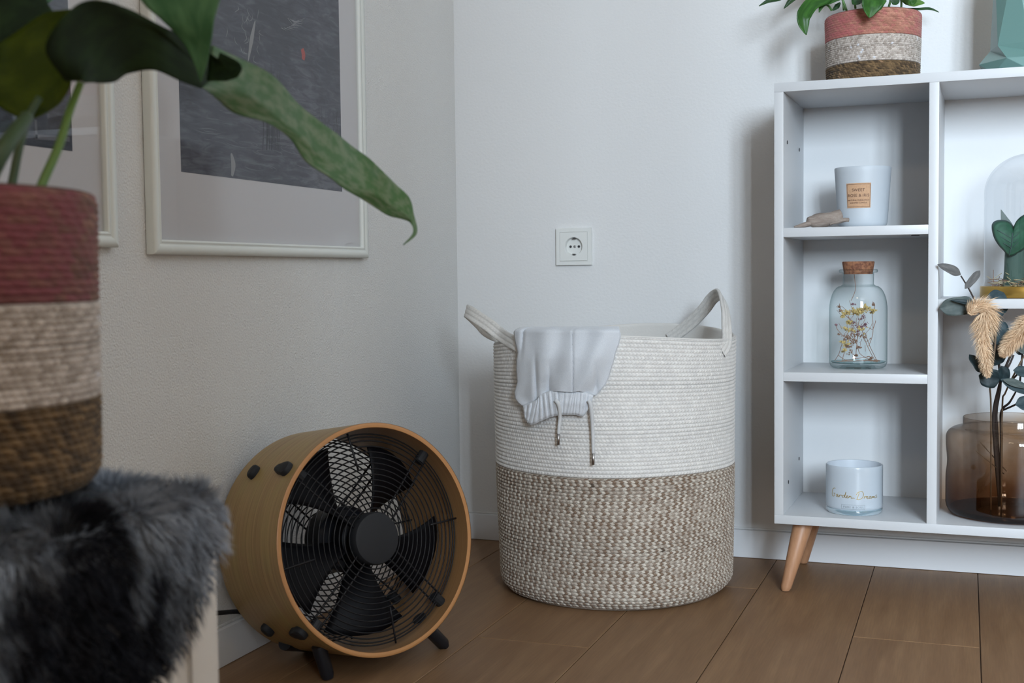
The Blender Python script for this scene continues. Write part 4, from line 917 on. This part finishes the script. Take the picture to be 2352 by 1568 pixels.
def plume(label, spine, rad, seedn, base):
    t = thing('pampas_stem', tuple(base), label, 'dried grass', 'pampas stems in the smoky vase')
    Mp = mat('pampas_peach', (.74, .50, .30), .95, noise=(40, .5), c2=(.84, .66, .47)); r_ = np.random.default_rng(seedn)
    sp = smoothpath(spine, 60); T, U, B = frames(sp); V = []; F = []
    for i in range(5200):
        u = r_.random()**.9; k = u*59; i0 = int(k); c = sp[i0]; R0 = np.interp(u, np.linspace(0, 1, len(rad)), rad); a = r_.random()*2*PI
        out = U[i0]*math.cos(a)+B[i0]*math.sin(a); L = R0*r_.uniform(.6, 1.25); dirn = out*.95+T[i0]*.5; dirn /= np.linalg.norm(dirn)
        st = c+out*R0*.1; md = st+dirn*L*.55; en = md+(dirn*.8+T[i0]*.45-up*.12)*L*.5; sd = np.cross(dirn, r_.normal(size=3)); sd /= np.linalg.norm(sd); w = .00042
        b0 = len(V); V += [st-sd*w, st+sd*w, md+sd*w*.9, md-sd*w*.9, en]; F += [(b0, b0+1, b0+2, b0+3), (b0+3, b0+2, b0+4)]
    o = pyobj('plume', np.array(V), F, Mp, t); o['kind'] = 'stuff'
    core, cf = tube_geo(sp, np.interp(np.linspace(0, 1, 60), np.linspace(0, 1, len(rad)), rad)*.42, 8); pyobj('plume_core', core, cf, Mp, t, smooth=True)
    return t
kx = E_d/FPX
pA = plume('drooping peach pampas plume hanging over the vase, the longer one', [ep(2226, 722, -.03), ep(2238, 708, -.032), ep(2262, 708, -.035), ep(2264, 735, -.035), ep(2257, 775, -.033), ep(2262, 815, -.03), ep(2266, 846, -.03), ep(2270, 866, -.03)], [14*kx, 24*kx, 33*kx, 34*kx, 22*kx, 19*kx, 13*kx, 4*kx], 1, ep(2272, 1000, .12))
tube('stalk', smoothpath([ep(2276, 1180, .12), ep(2276, 940, .09), ep(2274, 880, .02), ep(2285, 800, -.01), ep(2285, 735, -.015), ep(2262, 708, -.033)], 30), .0016, Mtn, pA)
pB = plume('shorter peach pampas plume drooping at the cabinet right', [ep(2375, 735, -.02), ep(2358, 745, -.02), ep(2340, 768, -.022), ep(2318, 792, -.022), ep(2308, 806, -.02), ep(2301, 818, -.02)], [22*kx, 27*kx, 25*kx, 19*kx, 12*kx, 4*kx], 2, ep(2300, 1000, .12))
tube('stalk', smoothpath([ep(2300, 1180, .12), ep(2302, 940, .09), ep(2310, 900, .04), ep(2345, 830, .02), ep(2385, 760, -.01), ep(2375, 735, -.02)], 30), .0016, Mtn, pB)

# ------------------------------------------------------------------ glass dome with leaf ornament on the right shelf
DC = cw(.4395, .125, 0)[:2]; DDp = dep((*DC, .6)); DK = DDp/FPX
DR = (2362-2266)*DK; DC = at(2362, 600, DDp)[:2]
dm = thing('glass_dome', (*DC, ZR), 'clear glass dome cloche on a brass base on the right shelf', 'glass dome')
DB = 104*DK; zq = ZR+.0006
lathe('brass_base', [(.0001, zq), (DB-.001, zq), (DB, zq+.001), (DB, zq+.0195), (DB-.001, zq+.0205), (DR-.004, zq+.0205), (DR-.004, zq+.016), (.0001, zq+.016)], DC, mat('brass', (.50, .31, .075), .34, metal=.85), dm, seg=96)
ztop = CAM[2]-(341-604)*DK; zcur = ztop-DR*.92
pr = [(DR+.0015, zq+.0212), (DR+.0015, zq+.024), (DR, zq+.026)]+[(DR, z) for z in np.linspace(zq+.04, zcur, 6)]+[(DR*math.cos(R_(a)), zcur+(ztop-zcur)*math.sin(R_(a))) for a in np.linspace(6, 89.8, 16)]
lathe('dome_glass', pr, DC, glass('dome_clear', (.935, .945, .955), (.97, .98, 1.0), gloss=.06, power=4), dm, seg=96)
mo = thing('straw_nest', (*DC, zq+.0165), 'ring of dry straw and moss inside the glass dome', 'straw')
geos = [[], []]; r_ = np.random.default_rng(4)
for i in range(420):
    a = r_.random()*2*PI; rr = DR*r_.uniform(.1, .86); p = np.array([DC[0]+rr*math.cos(a), DC[1]+rr*math.sin(a), zq+.0175+r_.random()*.016]); dv = r_.normal(size=3)*np.array([1, 1, .35]); dv /= np.linalg.norm(dv); L = r_.uniform(.01, .028)
    q = p+dv*L; v = q[:2]-DC; n_ = np.linalg.norm(v)
    if n_ > DR*.93: q[:2] = DC+v/n_*DR*.93
    q[2] = max(q[2], zq+.017); geos[i % 2].append(tube_geo([p, (p+q)/2+r_.normal(size=3)*.001, q], .00055, 4))
for nm, g, mm in (('straw', geos[0], mat('straw_pale', (.50, .42, .24), .9)), ('straw', geos[1], mat('straw_red_brown', (.26, .14, .09), .9))):
    V, F = join(g); pyobj(nm, V, F, mm, mo)['kind'] = 'stuff'
ln = thing('leaf_ornament', (*DC, zq+.017), 'green heart-shaped leaf ornament under the glass dome', 'ornament')
Mlf = leafmat('ornament_green', (.020, .085, .050), (.035, .13, .075), 5, .6, transl=.05); Mld = mat('ornament_edge', (.035, .065, .065), .7); Mlb = mat('ornament_body', (.055, .105, .085), .8, bump=(60, .3, .002))
dl = DDp-.02
OUT = [(2326, 533), (2322, 516), (2310, 508), (2293, 507), (2282, 512), (2279, 523), (2283, 543), (2293, 561), (2305, 574), (2318, 588), (2335, 582), (2355, 568), (2373, 548), (2383, 524), (2380, 502), (2368, 491), (2353, 494), (2339, 504), (2331, 518), (2326, 533)]
def leaf_plate(name, sc, dd, m, bulge=.01):
    pts = smoothpath([(a_, b_, 0) for a_, b_ in OUT], 72)[:-1]; ri = 8; P = []
    for x, y, _z in pts:
        row = []
        for j in range(ri+1):
            k = j/ri*sc; row.append(at(2326+(x-2326)*k, 548+(y-548)*k, dl+dd-bulge*(1-(j/ri)**2)))
        P.append(row)
    return grid(name, np.array(P), m, ln, cu=True, solid=.003)
leaf_plate('leaf_blade', .95, 0, Mlf); leaf_plate('leaf_rim', 1.03, .0045, Mld, .006)
V, F = join([tube_geo(smoothpath([at(2326, 534, dl-.0125), at(2324, 560, dl-.0120), at(2318, 586, dl-.004)], 8), .0009, 5)]+[tube_geo([at(2325+sg*3, 546+k*11, dl-.0122), at(2325+sg*(34-k*7), (528 if sg < 0 else 520)+k*15, dl-.0075)], .0006, 5) for k in range(3) for sg in (-1, 1)])
pyobj('leaf_veins', V, F, Mld, ln)
lathe('stalk_body', [(.0001, zq+.017)]+[(r*DK, CAM[2]-(y-604)*DK) for r, y in ((24, 656), (25, 640), (22, 610), (21, 570), (20, 540), (14, 522), (.1, 518))], at(2330, 600, DDp)[:2], Mlb, ln, seg=20)
flatleaf('back_leaf', at(2325, 560, DDp), at(2299, 481, DDp), 30*DK, mat('ornament_grey_green', (.16, .20, .19), .8), ln, shape=(.6, 1, 1, .95, .8, .55, .3, 0), bend=.0)
flatleaf('back_leaf', at(2335, 560, DDp), at(2364, 481, DDp), 30*DK, bpy.data.materials['ornament_grey_green'], ln, shape=(.6, 1, 1, .95, .8, .55, .3, 0), bend=.0)

# ------------------------------------------------------------------ faceted teal vase on top
TVd = dep(cw(.47, .12, ZT)); TK = TVd/FPX; TC = at(2362, 100, TVd)[:2]
tv = thing('faceted_vase', (*TC, ZT), 'mint-green faceted vase on top of the cabinet', 'vase')
n = 7; rot0 = R_(12); rings = []
for r, z, tw_ in ((93*TK, ZT+.0005, 0), (109*TK, ZT+.022, .5), (84*TK, ZT+.050, 0), (74*TK, ZT+.20, .5), (40*TK, ZT+.27, 0), (38*TK, ZT+.30, .5)):
    rings.append([(TC[0]+r*math.cos(rot0+2*PI*(i+tw_)/n), TC[1]+r*math.sin(rot0+2*PI*(i+tw_)/n), z) for i in range(n)])
V = [p for r in rings for p in r]; F = [tuple(range(n))[::-1]]
for k in range(len(rings)-1):
    a, b = k*n, (k+1)*n; up_shift = (k % 2 == 0)
    for i in range(n):
        i2 = (i+1) % n
        if up_shift: F += [(a+i, a+i2, b+i), (a+i2, b+i2, b+i)]
        else: F += [(a+i, b+i2 if 0 else b+i, b+(i-1) % n), (a+i, a+i2, b+i)]
o = pyobj('vase_shell', V, F, mat('mint_ceramic', (.145, .27, .25), .4, coat=.1), tv)
md = o.modifiers.new('bev', 'BEVEL'); md.width = .0006; md.segments = 1

# ------------------------------------------------------------------ banded seagrass pots
def c_band(ca, cb_, spots=None, patch=None):
    def f_(T, Z, row, f, sid, pf, j):
        c = lerpc(ca, cb_, j)
        if patch is not None:
            k = np.clip(.45+.4*np.sin(T*patch[1]+patch[2])+.9*(hashn(row, np.floor(T*11+row*.4))-.5), 0, 1); c = c*(1-k[..., None])+np.array(patch[0])*k[..., None]
        if spots is not None: c = np.where((hashn(sid*1.7, row*3.3) > .985)[..., None], np.array(spots), c)
        return c
    return f_
def seagrass_pot(parent, c, z0, z1, R0, R1, zb1, zb2, rh, nst, ntn, patch_phase, pk=((.28, .12, .085), (.50, .24, .17), (.44, .13, .13))):
    pot = bpy.data.objects.new('woven_pot', None); COL.objects.link(pot); pot.parent = parent; pot.location = Vector((c[0], c[1], z0))-parent.location
    def pf_(z): k = (z-z0)/(z1-z0); return R0+(R1-R0)*np.clip(k, 0, 1)**.7-(.010*np.clip(1-k/.08, 0, 1)**2)-.003*np.clip((k-.95)/.05, 0, 1)**2
    pot['label'] = 'woven pot with pink, pale grey and brown bands'
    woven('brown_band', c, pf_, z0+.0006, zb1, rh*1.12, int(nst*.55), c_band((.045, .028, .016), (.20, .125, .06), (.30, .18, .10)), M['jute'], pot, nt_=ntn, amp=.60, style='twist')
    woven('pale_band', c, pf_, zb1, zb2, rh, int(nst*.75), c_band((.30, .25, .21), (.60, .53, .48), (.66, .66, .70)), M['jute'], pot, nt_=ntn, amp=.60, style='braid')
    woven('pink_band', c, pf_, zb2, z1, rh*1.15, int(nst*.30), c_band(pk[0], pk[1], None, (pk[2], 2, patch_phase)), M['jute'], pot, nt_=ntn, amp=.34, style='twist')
    lathe('pot_inside', [(R1-.003, z1), (R1-.006, z1+.001), (R1-.009, z1-.002), (R1-.010, z1-.03), (R0, z1-.04), (.0001, z1-.04)], c, mat('pot_inner_soil', (.06, .045, .03), .95, bump=(90, .7, .004)), pot, seg=64)
    return pot
# small pot on the cabinet
SD = dep(cw(.17, .135, ZT)); SPX = 2004.5; SCc = at(SPX, 100, SD)[:2]; SK = SD/FPX
zt_ = CAM[2]-(27-608)*SK
sp_ = thing('potted_plant', (*SCc, ZT), 'small leafy plant in a pink, grey and brown woven pot on top of the cabinet', 'potted plant', 'plants in banded woven pots')
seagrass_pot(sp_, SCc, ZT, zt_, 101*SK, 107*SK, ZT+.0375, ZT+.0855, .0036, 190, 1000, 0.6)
Mg1 = leafmat('green_leaf', (.030, .105, .018), (.055, .17, .028), 4, .35, transl=.25); Mg2 = leafmat('deep_green_leaf', (.014, .055, .014), (.03, .09, .022), 4, .35, transl=.2); Mg3 = leafmat('light_green_leaf', (.085, .20, .035), (.13, .28, .05), 4, .4, transl=.3); Mst = mat('green_stem', (.10, .22, .06), .5)
def lp(px, py, dd=0): return at(px, py, SD+dd)
def curveleaf(name, pts, widths, m, parent, k, nrm=None, solid=.0006, fold=.25):
    pts = smoothpath(pts, 16); w = np.interp(np.linspace(0, 1, 16), np.linspace(0, 1, len(widths)), widths)*k; T = np.gradient(pts, axis=0); rows = []
    nr0 = np.array(nrm if nrm is not None else -_f, float)
    for i in range(16):
        t = T[i]/np.linalg.norm(T[i]); nr = nr0-t*(nr0@t); nr /= np.linalg.norm(nr); sd = np.cross(t, nr); h = sd*max(w[i], .0004)/2; rows.append((pts[i]-h+nr*fold*w[i]*.5, pts[i], pts[i]+h+nr*fold*w[i]*.5))
    return leafgrid(name, rows, m, parent, nu=26, nv=4, solid=solid, wave=.06, wf=2)
lf = [([(1925, -20, 0), (1895, -3, -.01), (1866, 8, -.02), (1846, 35, -.03), (1846, 58, -.03), (1852, 80, -.03)], [6, 26, 32, 34, 24, 2], Mg1), ([(1830, -30, .02), (1790, -6, .02), (1765, 2, .02), (1743, 14, .02)], [14, 16, 10, 1], Mg2), ([(1935, -6, .0), (1905, 2, 0), (1889, 10, 0), (1881, 29, 0)], [8, 16, 15, 1], Mg1),
      ([(1930, 6, .03), (1922, 15, .03), (1912, 24, .03)], [3, 13, 3], Mg2), ([(2012, -24, -.10), (2006, -4, -.112), (2000, 18, -.116), (1997, 41, -.116)], [20, 56, 44, 2], Mg1), ([(2060, -14, .0), (2084, 0, 0), (2100, 5, 0), (2124, 7, 0)], [10, 24, 22, 1], Mg3), ([(2070, 20, .03), (2105, 21, .03), (2135, 20, .03), (2157, 28, .03)], [4, 6, 6, 1], Mg2),
      ([(2000, -60, 0), (1985, -20, -.05), (1965, 2, -.08), (1958, 10, -.085)], [10, 30, 24, 2], Mg2), ([(2030, -40, 0), (2045, -15, -.05), (2052, 4, -.08), (2050, 10, -.085)], [10, 36, 26, 2], Mg2), ([(2070, -30, 0), (2085, -12, -.03), (2095, 3, -.05), (2090, 9, -.05)], [10, 26, 20, 2], Mg1),
      ([(1990, -20, 0), (1950, -50, 0), (1900, -60, 0), (1850, -40, .02)], [8, 30, 34, 2], Mg1), ([(2000, -30, 0), (2005, -90, .03), (1990, -150, .05), (1960, -180, .05)], [8, 34, 34, 2], Mg1), ([(2020, -30, 0), (2060, -80, 0), (2110, -100, -.03), (2150, -80, -.05)], [8, 34, 34, 2], Mg1), ([(2010, -20, 0), (2030, -100, -.05), (2060, -150, -.08), (2100, -160, -.1)], [8, 30, 34, 2], Mg3),
      ([(1980, -20, 0), (1940, -90, -.03), (1890, -120, -.05), (1850, -110, -.06)], [8, 30, 34, 2], Mg2), ([(1990, -10, 0), (1900, -30, .05), (1840, -20, .07), (1800, 20, .08)], [5, 24, 26, 1], Mg2)]
for pts, w, m_ in lf: curveleaf('leaf', [lp(*p) for p in pts], w, m_, sp_, SK)
for a, b in (((1945, 26, 0), (1918, -30, 0)), ((1938, 24, .02), (1928, -30, .02)), ((1910, 24, .03), (1893, 8, .02)), ((1965, 20, 0), (1950, -40, .0)), ((2000, 20, 0), (2000, -30, 0)), ((2040, 20, 0), (2050, -30, 0)), ((2070, 20, 0), (2065, -14, 0)), ((1990, 20, 0), (1985, -60, 0))):
    tube('stem', smoothpath([lp(*a), (lp(*a)+lp(*b))/2+np.array([.002, 0, .001]), lp(*b)], 8), .0022, Mst, sp_, seg=6)

# ------------------------------------------------------------------ stool with fur throw, foreground
SX0, SX1, SY0, SY1, SZ = .215, .550, -2.150, -1.795, .434
st = thing('stool', ((SX0+SX1)/2, (SY0+SY1)/2, 0), 'white square-legged stool under the grey fur throw in the left foreground', 'stool')
Mws = mat('stool_paint', (.62, .58, .53), .5)
boxobj('seat', (SX0, SY0, SZ-.022), (SX1, SY1, SZ), Mws, st, bevel=.004)
for x in (SX0, SX1-.012):
    boxobj('leg', (x, SY1-.034, .0005), (x+.012, SY1, SZ-.022), Mws, st, bevel=.0015)
    boxobj('leg', (x, SY1-.083, .0005), (x+.012, SY1-.055, SZ-.022), Mws, st, bevel=.0015)
    boxobj('side_panel', (x+.003, SY1-.055, .0005), (x+.008, SY1-.034, SZ-.022), Mws, st)
    boxobj('leg', (x, SY0, .0005), (x+.012, SY0+.034, SZ-.022), Mws, st, bevel=.0015)
boxobj('apron', (SX0+.02, SY0+.010, SZ-.072), (SX1-.02, SY0+.022, SZ-.022), Mws, st); boxobj('apron', (SX0+.02, SY1-.022, SZ-.072), (SX1-.02, SY1-.019, SZ-.022), Mws, st)
# throw: hide surface over the seat and down the side that faces the room, then fur strands
fu = thing('fur_throw', ((SX0+SX1)/2, (SY0+SY1)/2, SZ), 'shaggy blue-grey and charcoal fur throw draped over the stool', 'throw')
ZTp = SZ+.009; rc = .016
hem = [(-1.800, .437), (-1.808, .425), (-1.820, .400), (-1.842, .370), (-1.865, .345), (-1.895, .318), (-1.95, .26), (-2.0, .22), (-2.08, .2), (-2.18, .2)]
def hemz(y): return float(np.interp(-y, [-a for a, b in hem], [b for a, b in hem]))
ys = np.linspace(-2.19, -1.800, 60); P = []
for y in ys:
    row = []; ed = .0 if y < -1.825 else (y+1.825)*.5; 
    for x in np.linspace(SX0-.02, SX1-rc+.006, 14): row.append((x, y, ZTp-ed*.6))
    for a in np.linspace(15, 90, 6): row.append((SX1+.006-rc+rc*math.sin(R_(a)), y, ZTp-rc+rc*math.cos(R_(a))-ed*.6))
    hz = min(hemz(y), ZTp-rc-.001)
    for k in np.linspace(.06, 1, 22): row.append((SX1+.006+.002*math.sin(k*5+y*22), y+.012*k*math.sin(y*30), (ZTp-rc)*(1-k)+hz*k))
    P.append(row)
P = np.array(P)
Mhide = mat('fur_under', (.10, .11, .13), .95)
grid('hide', P, Mhide, fu, solid=.004)
def furmat():
    m, n, l, b = nt('fur_strands'); b.inputs['Roughness'].default_value = .75; a = n.new('ShaderNodeAttribute'); a.attribute_name = 'col'; l.new(a.outputs['Color'], b.inputs['Base Color']); b.inputs['Specular IOR Level'].default_value = .2; return m
def fur(P, n, seedn):
    import mathutils
    r_ = np.random.default_rng(seedn); nu_, nv_ = P.shape[:2]; dU = np.gradient(P, axis=0); dV = np.gradient(P, axis=1); N = np.cross(dV, dU); N /= np.linalg.norm(N, axis=2)[..., None]+1e-9
    A = np.linalg.norm(np.cross(dU, dV), axis=2); pr_ = (A/A.sum()).ravel(); idx = r_.choice(nu_*nv_, n, p=pr_); i, j = idx // nv_, idx % nv_
    fi, fj = r_.random(n)-.5, r_.random(n)-.5; base = P[i, j]+dU[i, j]*fi[:, None]+dV[i, j]*fj[:, None]; nm = N[i, j]; nm = np.where((nm[:, :1] < -.2) | (nm[:, 2:] < -.3), -nm, nm)
    cl = np.array([mathutils.noise.noise_vector(Vector(b*38)) for b in base]); flow = np.stack([.25+0*cl[:, 0], -.15+0*cl[:, 0], np.where(nm[:, 2] > .6, -.05, -.75)], 1)
    L = .013+.009*r_.random(n); d1 = nm*.85+flow*.6+cl*.9+r_.normal(size=(n, 3))*.18; d1 /= np.linalg.norm(d1, axis=1)[:, None]; d2 = d1*.6+flow*.9+cl*.6; d2 /= np.linalg.norm(d2, axis=1)[:, None]
    sd = np.cross(d1, r_.normal(size=(n, 3))); sd /= np.linalg.norm(sd, axis=1)[:, None]; w = .00050
    p0, p1 = base, base+d1*(L*.5)[:, None]; p2 = p1+d2*(L*.5)[:, None]
    V = np.stack([p0-sd*w, p0+sd*w, p1+sd*w*.8, p1-sd*w*.8, p2], 1)
    pat = np.array([mathutils.noise.fractal(Vector((b[0]*9+3, b[1]*11, b[2]*7)), .6, 2.2, 4) for b in base])
    fine = np.array([mathutils.noise.noise(Vector(b*70)) for b in base])
    edge = np.clip((base[:, 1]+1.93)/.08, 0, 1)*.45*np.clip((base[:, 2]-.30)/.1, 0, 1)+np.clip((base[:, 2]-.405)/.03, 0, 1)*.22             # strands coloured paler toward the corner and top
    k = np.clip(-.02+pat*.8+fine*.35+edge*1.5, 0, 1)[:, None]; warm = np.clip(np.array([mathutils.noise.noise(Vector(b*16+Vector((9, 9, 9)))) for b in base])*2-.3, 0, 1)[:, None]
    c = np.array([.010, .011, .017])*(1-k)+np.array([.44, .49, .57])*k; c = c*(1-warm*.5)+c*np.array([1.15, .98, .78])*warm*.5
    me = bpy.data.meshes.new('fur'); VV = (V-P0(fu)).reshape(-1, 3); nq = n
    me.vertices.add(n*5); me.vertices.foreach_set('co', VV.ravel().astype(np.float32)); b0 = np.arange(n)*5
    loops = np.concatenate([np.stack([b0, b0+1, b0+2, b0+3], 1).ravel(), np.stack([b0+3, b0+2, b0+4], 1).ravel()]); me.loops.add(len(loops)); me.loops.foreach_set('vertex_index', loops.astype(np.int32))
    me.polygons.add(2*n); me.polygons.foreach_set('loop_start', np.concatenate([np.arange(n)*4, n*4+np.arange(n)*3]).astype(np.int32)); me.update(calc_edges=True); me.validate()
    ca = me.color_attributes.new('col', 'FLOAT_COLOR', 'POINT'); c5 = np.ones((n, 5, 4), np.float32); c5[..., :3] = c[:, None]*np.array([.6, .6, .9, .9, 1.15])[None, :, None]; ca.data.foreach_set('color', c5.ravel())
    o = link('fur_pile', me, furmat(), fu); o['kind'] = 'stuff'
fur(P, 90000, 8)

# ------------------------------------------------------------------ foreground plant in the large banded pot
PD = .85; PC = at(-206, 800, PD)[:2]; PK = PD/FPX; PZ0, PZ1 = ZTp+.014, .6635
pp = thing('potted_plant', (*PC, PZ0), 'large arching-leaf plant in a pink, grey and brown woven pot on the fur-covered stool', 'potted plant', 'plants in banded woven pots')
seagrass_pot(pp, PC, PZ0, PZ1, .1215, .1252, .5205, .5880, .0044, 170, 1100, 2.4, pk=((.10, .050, .034), (.26, .13, .095), (.19, .055, .065)))
Ma1 = leafmat('mottled_leaf', (.070, .15, .055), (.155, .215, .12), 3, .5, transl=.15, stretch=(9, 2.2, 1)); Ma2 = leafmat('arching_leaf_green', (.006, .018, .003), (.012, .032, .006), 5, .8, transl=.05); Ma3 = leafmat('yellow_green_leaf', (.075, .115, .008), (.12, .17, .012), 3, .6, transl=.6); Ma4 = leafmat('blue_green_leaf', (.09, .24, .12), (.16, .35, .19), 4, .5, transl=.3)
def fr_(rows, d): return [tuple(at(x, y, dd) for (x, y), dd in zip(r, (d0 if isinstance(d0, tuple) else (d0, d0, d0)))) for r, d0 in zip(rows, d)]
rows = [((150, 186), (186, 186), (196, 190)), ((108, 120), (197, 150), (214, 190)), ((128, 55), (214, 112), (240, 191)), ((180, 12), (250, 76), (268, 184)), ((240, 2), (310, 58), (300, 169)), ((300, 22), (365, 75), (350, 160)), ((390, 68), (425, 125), (411, 184)),
        ((485, 106), (480, 185), (462, 203)), ((553, 132), (545, 205), (500, 228)), ((612, 166), (600, 240), (545, 262)), ((663, 213), (655, 285), (610, 282)), ((705, 253), (700, 325), (668, 318)), ((745, 290), (740, 362), (705, 374)), ((787, 315), (785, 390), (760, 410)), ((833, 353), (830, 425), (800, 438)), ((875, 390), (868, 452), (845, 466)), ((912, 425), (908, 478), (890, 494)), ((938, 452), (938, 500), (925, 503)), ((950, 490), (947, 515), (943, 512)), ((958, 535), (950, 540), (948, 535)), ((930, 560), (927, 563), (925, 562))]
dd = [.88, (.84, .88, .90), (.83, .89, .92), (.84, .90, .94), (.86, .92, .95), (.90, .95, .96), (.96, .99, .98), (1.04, 1.03, 1.00), (1.08, 1.06, 1.04), (1.11, 1.09, 1.07), (1.14, 1.12, 1.10), (1.16, 1.145, 1.13), (1.18, 1.165, 1.15), (1.20, 1.185, 1.17), (1.22, 1.205, 1.19), 1.22, 1.235, 1.245, 1.25, 1.25, 1.25]
r0 = fr_(rows, dd)
lfb = leafgrid('leaf', r0[:8], Ma2, pp, nu=50, nv=10, wave=.02, wf=3); lfb['label'] = 'dark underside of the long arching leaf'
leafgrid('leaf_blade_end', r0[7:], Ma1, lfb, nu=90, nv=10, wave=.05, wf=5)['label'] = 'mottled outer half of the long arching leaf'
rows = [((250, -330), (330, -340), (400, -330)), ((230, -230), (365, -240), (520, -230)), ((262, -110), (400, -120), (535, -110)), ((323, 0), (425, -10), (504, 0)), ((367, 41), (435, 45), (493, 44)), ((400, 75), (447, 80), (487, 85)), ((428, 108), (455, 110), (481, 118)), ((447, 148), (459, 150), (474, 150)), ((460, 185), (461, 187), (463, 185))]
leafgrid('leaf', fr_(rows, [.93, .93, .94, .95, .955, .96, .965, .97, .975]), Ma4, pp, nu=50, nv=8, wave=.05, wf=3)['label'] = 'blue-green leaf hanging tip down from above'
rows = [((160, 20), (170, 100), (160, 190)), ((110, 32), (125, 130), (130, 245)), ((60, 55), (70, 160), (80, 272)), ((10, 92), (20, 180), (30, 262)), ((-40, 130), (-30, 190), (-30, 232)), ((-110, 190), (-100, 200), (-105, 205))]
leafgrid('leaf', fr_(rows, [(.97, .96, .93), (.98, .96, .93), (.97, .95, .92), (.96, .94, .92), .93, .93]), Ma3, pp, nu=40, nv=8, wave=.03, wf=2)['label'] = 'yellow-green translucent leaf'
rows = [((130, 40), (110, 10), (90, -60)), ((70, 75), (50, 0), (60, -130)), ((0, 125), (-20, 0), (0, -150)), ((-90, 120), (-110, 0), (-90, -120)), ((-180, 20), (-190, 0), (-180, -20))]
leafgrid('leaf', fr_(rows, [1.02, 1.0, .98, .96, .95]), Ma2, pp, nu=30, nv=8, wave=.04, wf=2)
rows = [((-60, -60), (-40, -20), (-60, 20)), ((0, -90), (40, -30), (20, 30)), ((60, -110), (100, -40), (90, 12)), ((120, -100), (125, -45), (118, 2)), ((150, -40), (145, -30), (140, -20))]
leafgrid('leaf', fr_(rows, [1.06, 1.06, 1.08, 1.09, 1.1]), Ma4, pp, nu=30, nv=8, wave=.04, wf=2)
rows = [((505, 120), (500, 135), (480, 120)), ((545, 140), (520, 160), (478, 160)), ((556, 158), (525, 180), (475, 183)), ((545, 178), (520, 186), (480, 186))]
leafgrid('leaf', fr_(rows, [1.005, 1.01, 1.01, 1.01]), Ma2, pp, nu=16, nv=5)
zc_ = PZ1-.03
for pts, r0_, r1_ in (([(80, 470, .86), (97, 422, .87), (135, 335, .88), (160, 255, .885), (186, 188, .885)], .0036, .0026), ([(15, 470, .88), (28, 420, .89), (44, 340, .90), (62, 275, .91), (90, 225, .92)], .0034, .0028), ([(-60, 480, .84), (-20, 390, .84), (20, 325, .85), (62, 268, .88)], .0075, .0048), ([(-120, 470, .85), (-100, 200, .9), (0, -150, .93), (200, -340, .93), (330, -340, .93)], .004, .003), ([(-180, 470, .86), (-190, 200, .92), (-180, 0, .95)], .004, .003), ([(-150, 470, .9), (-130, 100, 1.0), (-50, -20, 1.06)], .004, .003), ([(-60, 470, .88), (-80, 300, .92), (-105, 200, .93)], .004, .003)):
    tube('stem', smoothpath([at(x, y, d) for x, y, d in pts], 24), np.linspace(r0_, r1_, 24), mat('petiole_green', (.10, .20, .03), .45) if r0_ == .0036 else mat('petiole_dark', (.035, .07, .02), .5), pp, seg=10)
